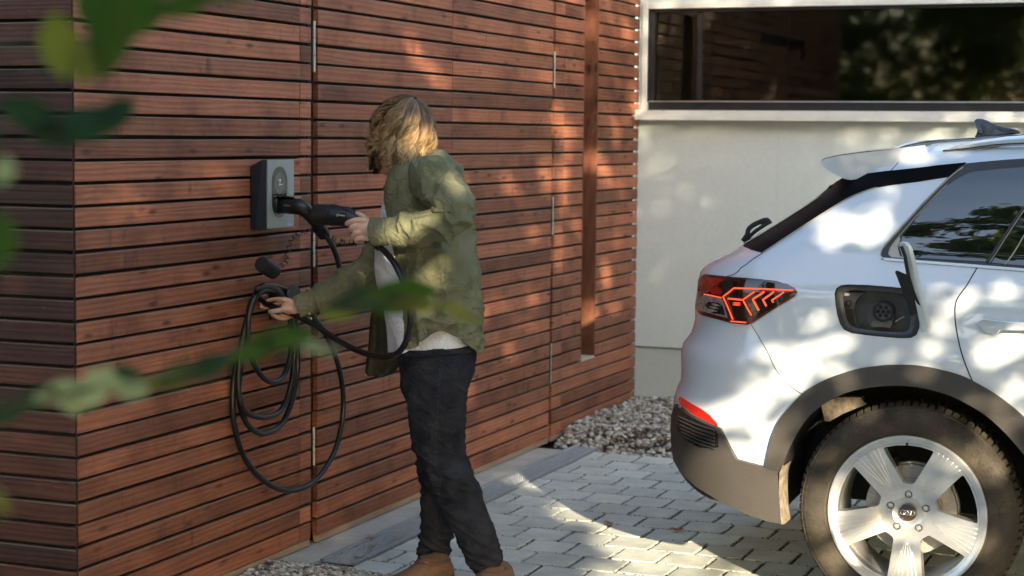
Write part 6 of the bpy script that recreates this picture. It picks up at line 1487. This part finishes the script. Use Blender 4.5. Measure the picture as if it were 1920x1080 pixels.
def twig(pts, r=.0016): G().tube(smoothpts([tuple(at(*p)) for p in pts], 6), [r*1.3]*6+[r]*200, 6).make('twig', TWG, bush, smooth=True)
twig([(-160, 60, 1.25), (60, 90, 1.2), (200, 60, 1.2), (330, 10, 1.2), (470, -50, 1.2)])
twig([(-160, 260, 1.25), (0, 230, 1.22), (120, 222, 1.22), (240, 200, 1.22)], .0012)
twig([(-140, 830, 1.35), (0, 765, 1.35), (180, 728, 1.35), (360, 690, 1.37), (480, 645, 1.4), (640, 655, 1.42)], .0015)
twig([(-120, 480, 1.1), (-20, 440, 1.1), (10, 400, 1.1)], .0012)
twig([(640, 570, 1.55), (740, 560, 1.55), (830, 575, 1.55), (900, 600, 1.55)], .0009)
for a in [
    (110, 85, 82, 130, 78, 1.15, FL3), (205, 60, 100, 190, 88, 1.15, FL1), (262, 22, 120, 130, 80, 1.18, FL1), (340, 10, 160, 130, 46, 1.18, FL1), (160, 118, 96, 90, 70, 1.15, FL5), (420, -8, 175, 110, 26, 1.18, FL1), (175, 20, 60, 110, 60, 1.18, FL1), (450, -12, 170, 80, 26, 1.2, FL5),
    (150, 235, 172, 210, 66, 1.2, FL2), (60, 215, 20, 130, 60, 1.2, FL2), (215, 205, 165, 90, 40, 1.2, FL2), (100, 258, 10, 90, 40, 1.2, FL2),
    (6, 320, 100, 60, 46, 1.1, FL4), (4, 455, 95, 120, 54, 1.05, FL1), (-30, 260, 80, 120, 60, 1.1, FL2), (0, 940, 60, 70, 24, 1.1, FL5),
    (520, 636, 172, 150, 44, 1.4, FL1), (475, 655, 160, 110, 46, 1.4, FL1), (590, 650, 12, 100, 22, 1.42, FL4), (385, 690, 158, 110, 44, 1.37, FL2), (330, 705, 150, 90, 40, 1.37, FL1), (300, 712, 160, 80, 26, 1.37, FL5),
    (215, 712, 10, 120, 44, 1.35, FL4), (165, 738, 150, 120, 50, 1.35, FL4), (110, 735, 165, 110, 40, 1.35, FL4), (130, 755, 60, 60, 36, 1.35, FL4), (60, 750, 160, 110, 40, 1.35, FL2), (15, 770, 140, 80, 46, 1.35, FL2), (250, 735, 170, 70, 30, 1.35, FL4), (240, 700, 20, 60, 30, 1.35, FL2),
    (750, 548, 178, 150, 50, 1.55, FL1), (680, 565, 170, 140, 44, 1.55, FL2), (640, 585, 165, 90, 30, 1.55, FL5), (775, 570, 8, 110, 30, 1.55, FL5), (865, 588, 25, 90, 26, 1.55, FL5), (740, 580, 175, 90, 22, 1.55, FL1),
]: leaf(*a, tilt=rb.uniform(-.3, .3))
# the mass of the bush, outside the picture on the left
twig([(-700, 1500, 1.5), (-420, 1000, 1.4), (-160, 830, 1.35)], .003); twig([(-700, 1500, 1.5), (-450, 600, 1.3), (-160, 260, 1.25), (-160, 60, 1.25)], .003); twig([(-450, 600, 1.3), (-120, 480, 1.1)], .002)
twig([(-160, 830, 1.35), (60, 1300, 1.5), (430, 1250, 1.6), (640, 570, 1.55)], .0001) if False else None
G().tube([at(-700, 1500, 1.5), V((at(-700, 1500, 1.5).x-.1, at(-700, 1500, 1.5).y, 0))], [.007, .012], 8).make('stem', TWG, bush, smooth=True)
for i in range(60): leaf(rb.uniform(-900, -150), rb.uniform(0, 1400), rb.uniform(0, 180), 120, 60, rb.uniform(1.15, 1.6), rb.choice([FL1, FL2, FL5]), tilt=rb.uniform(-.5, .5))
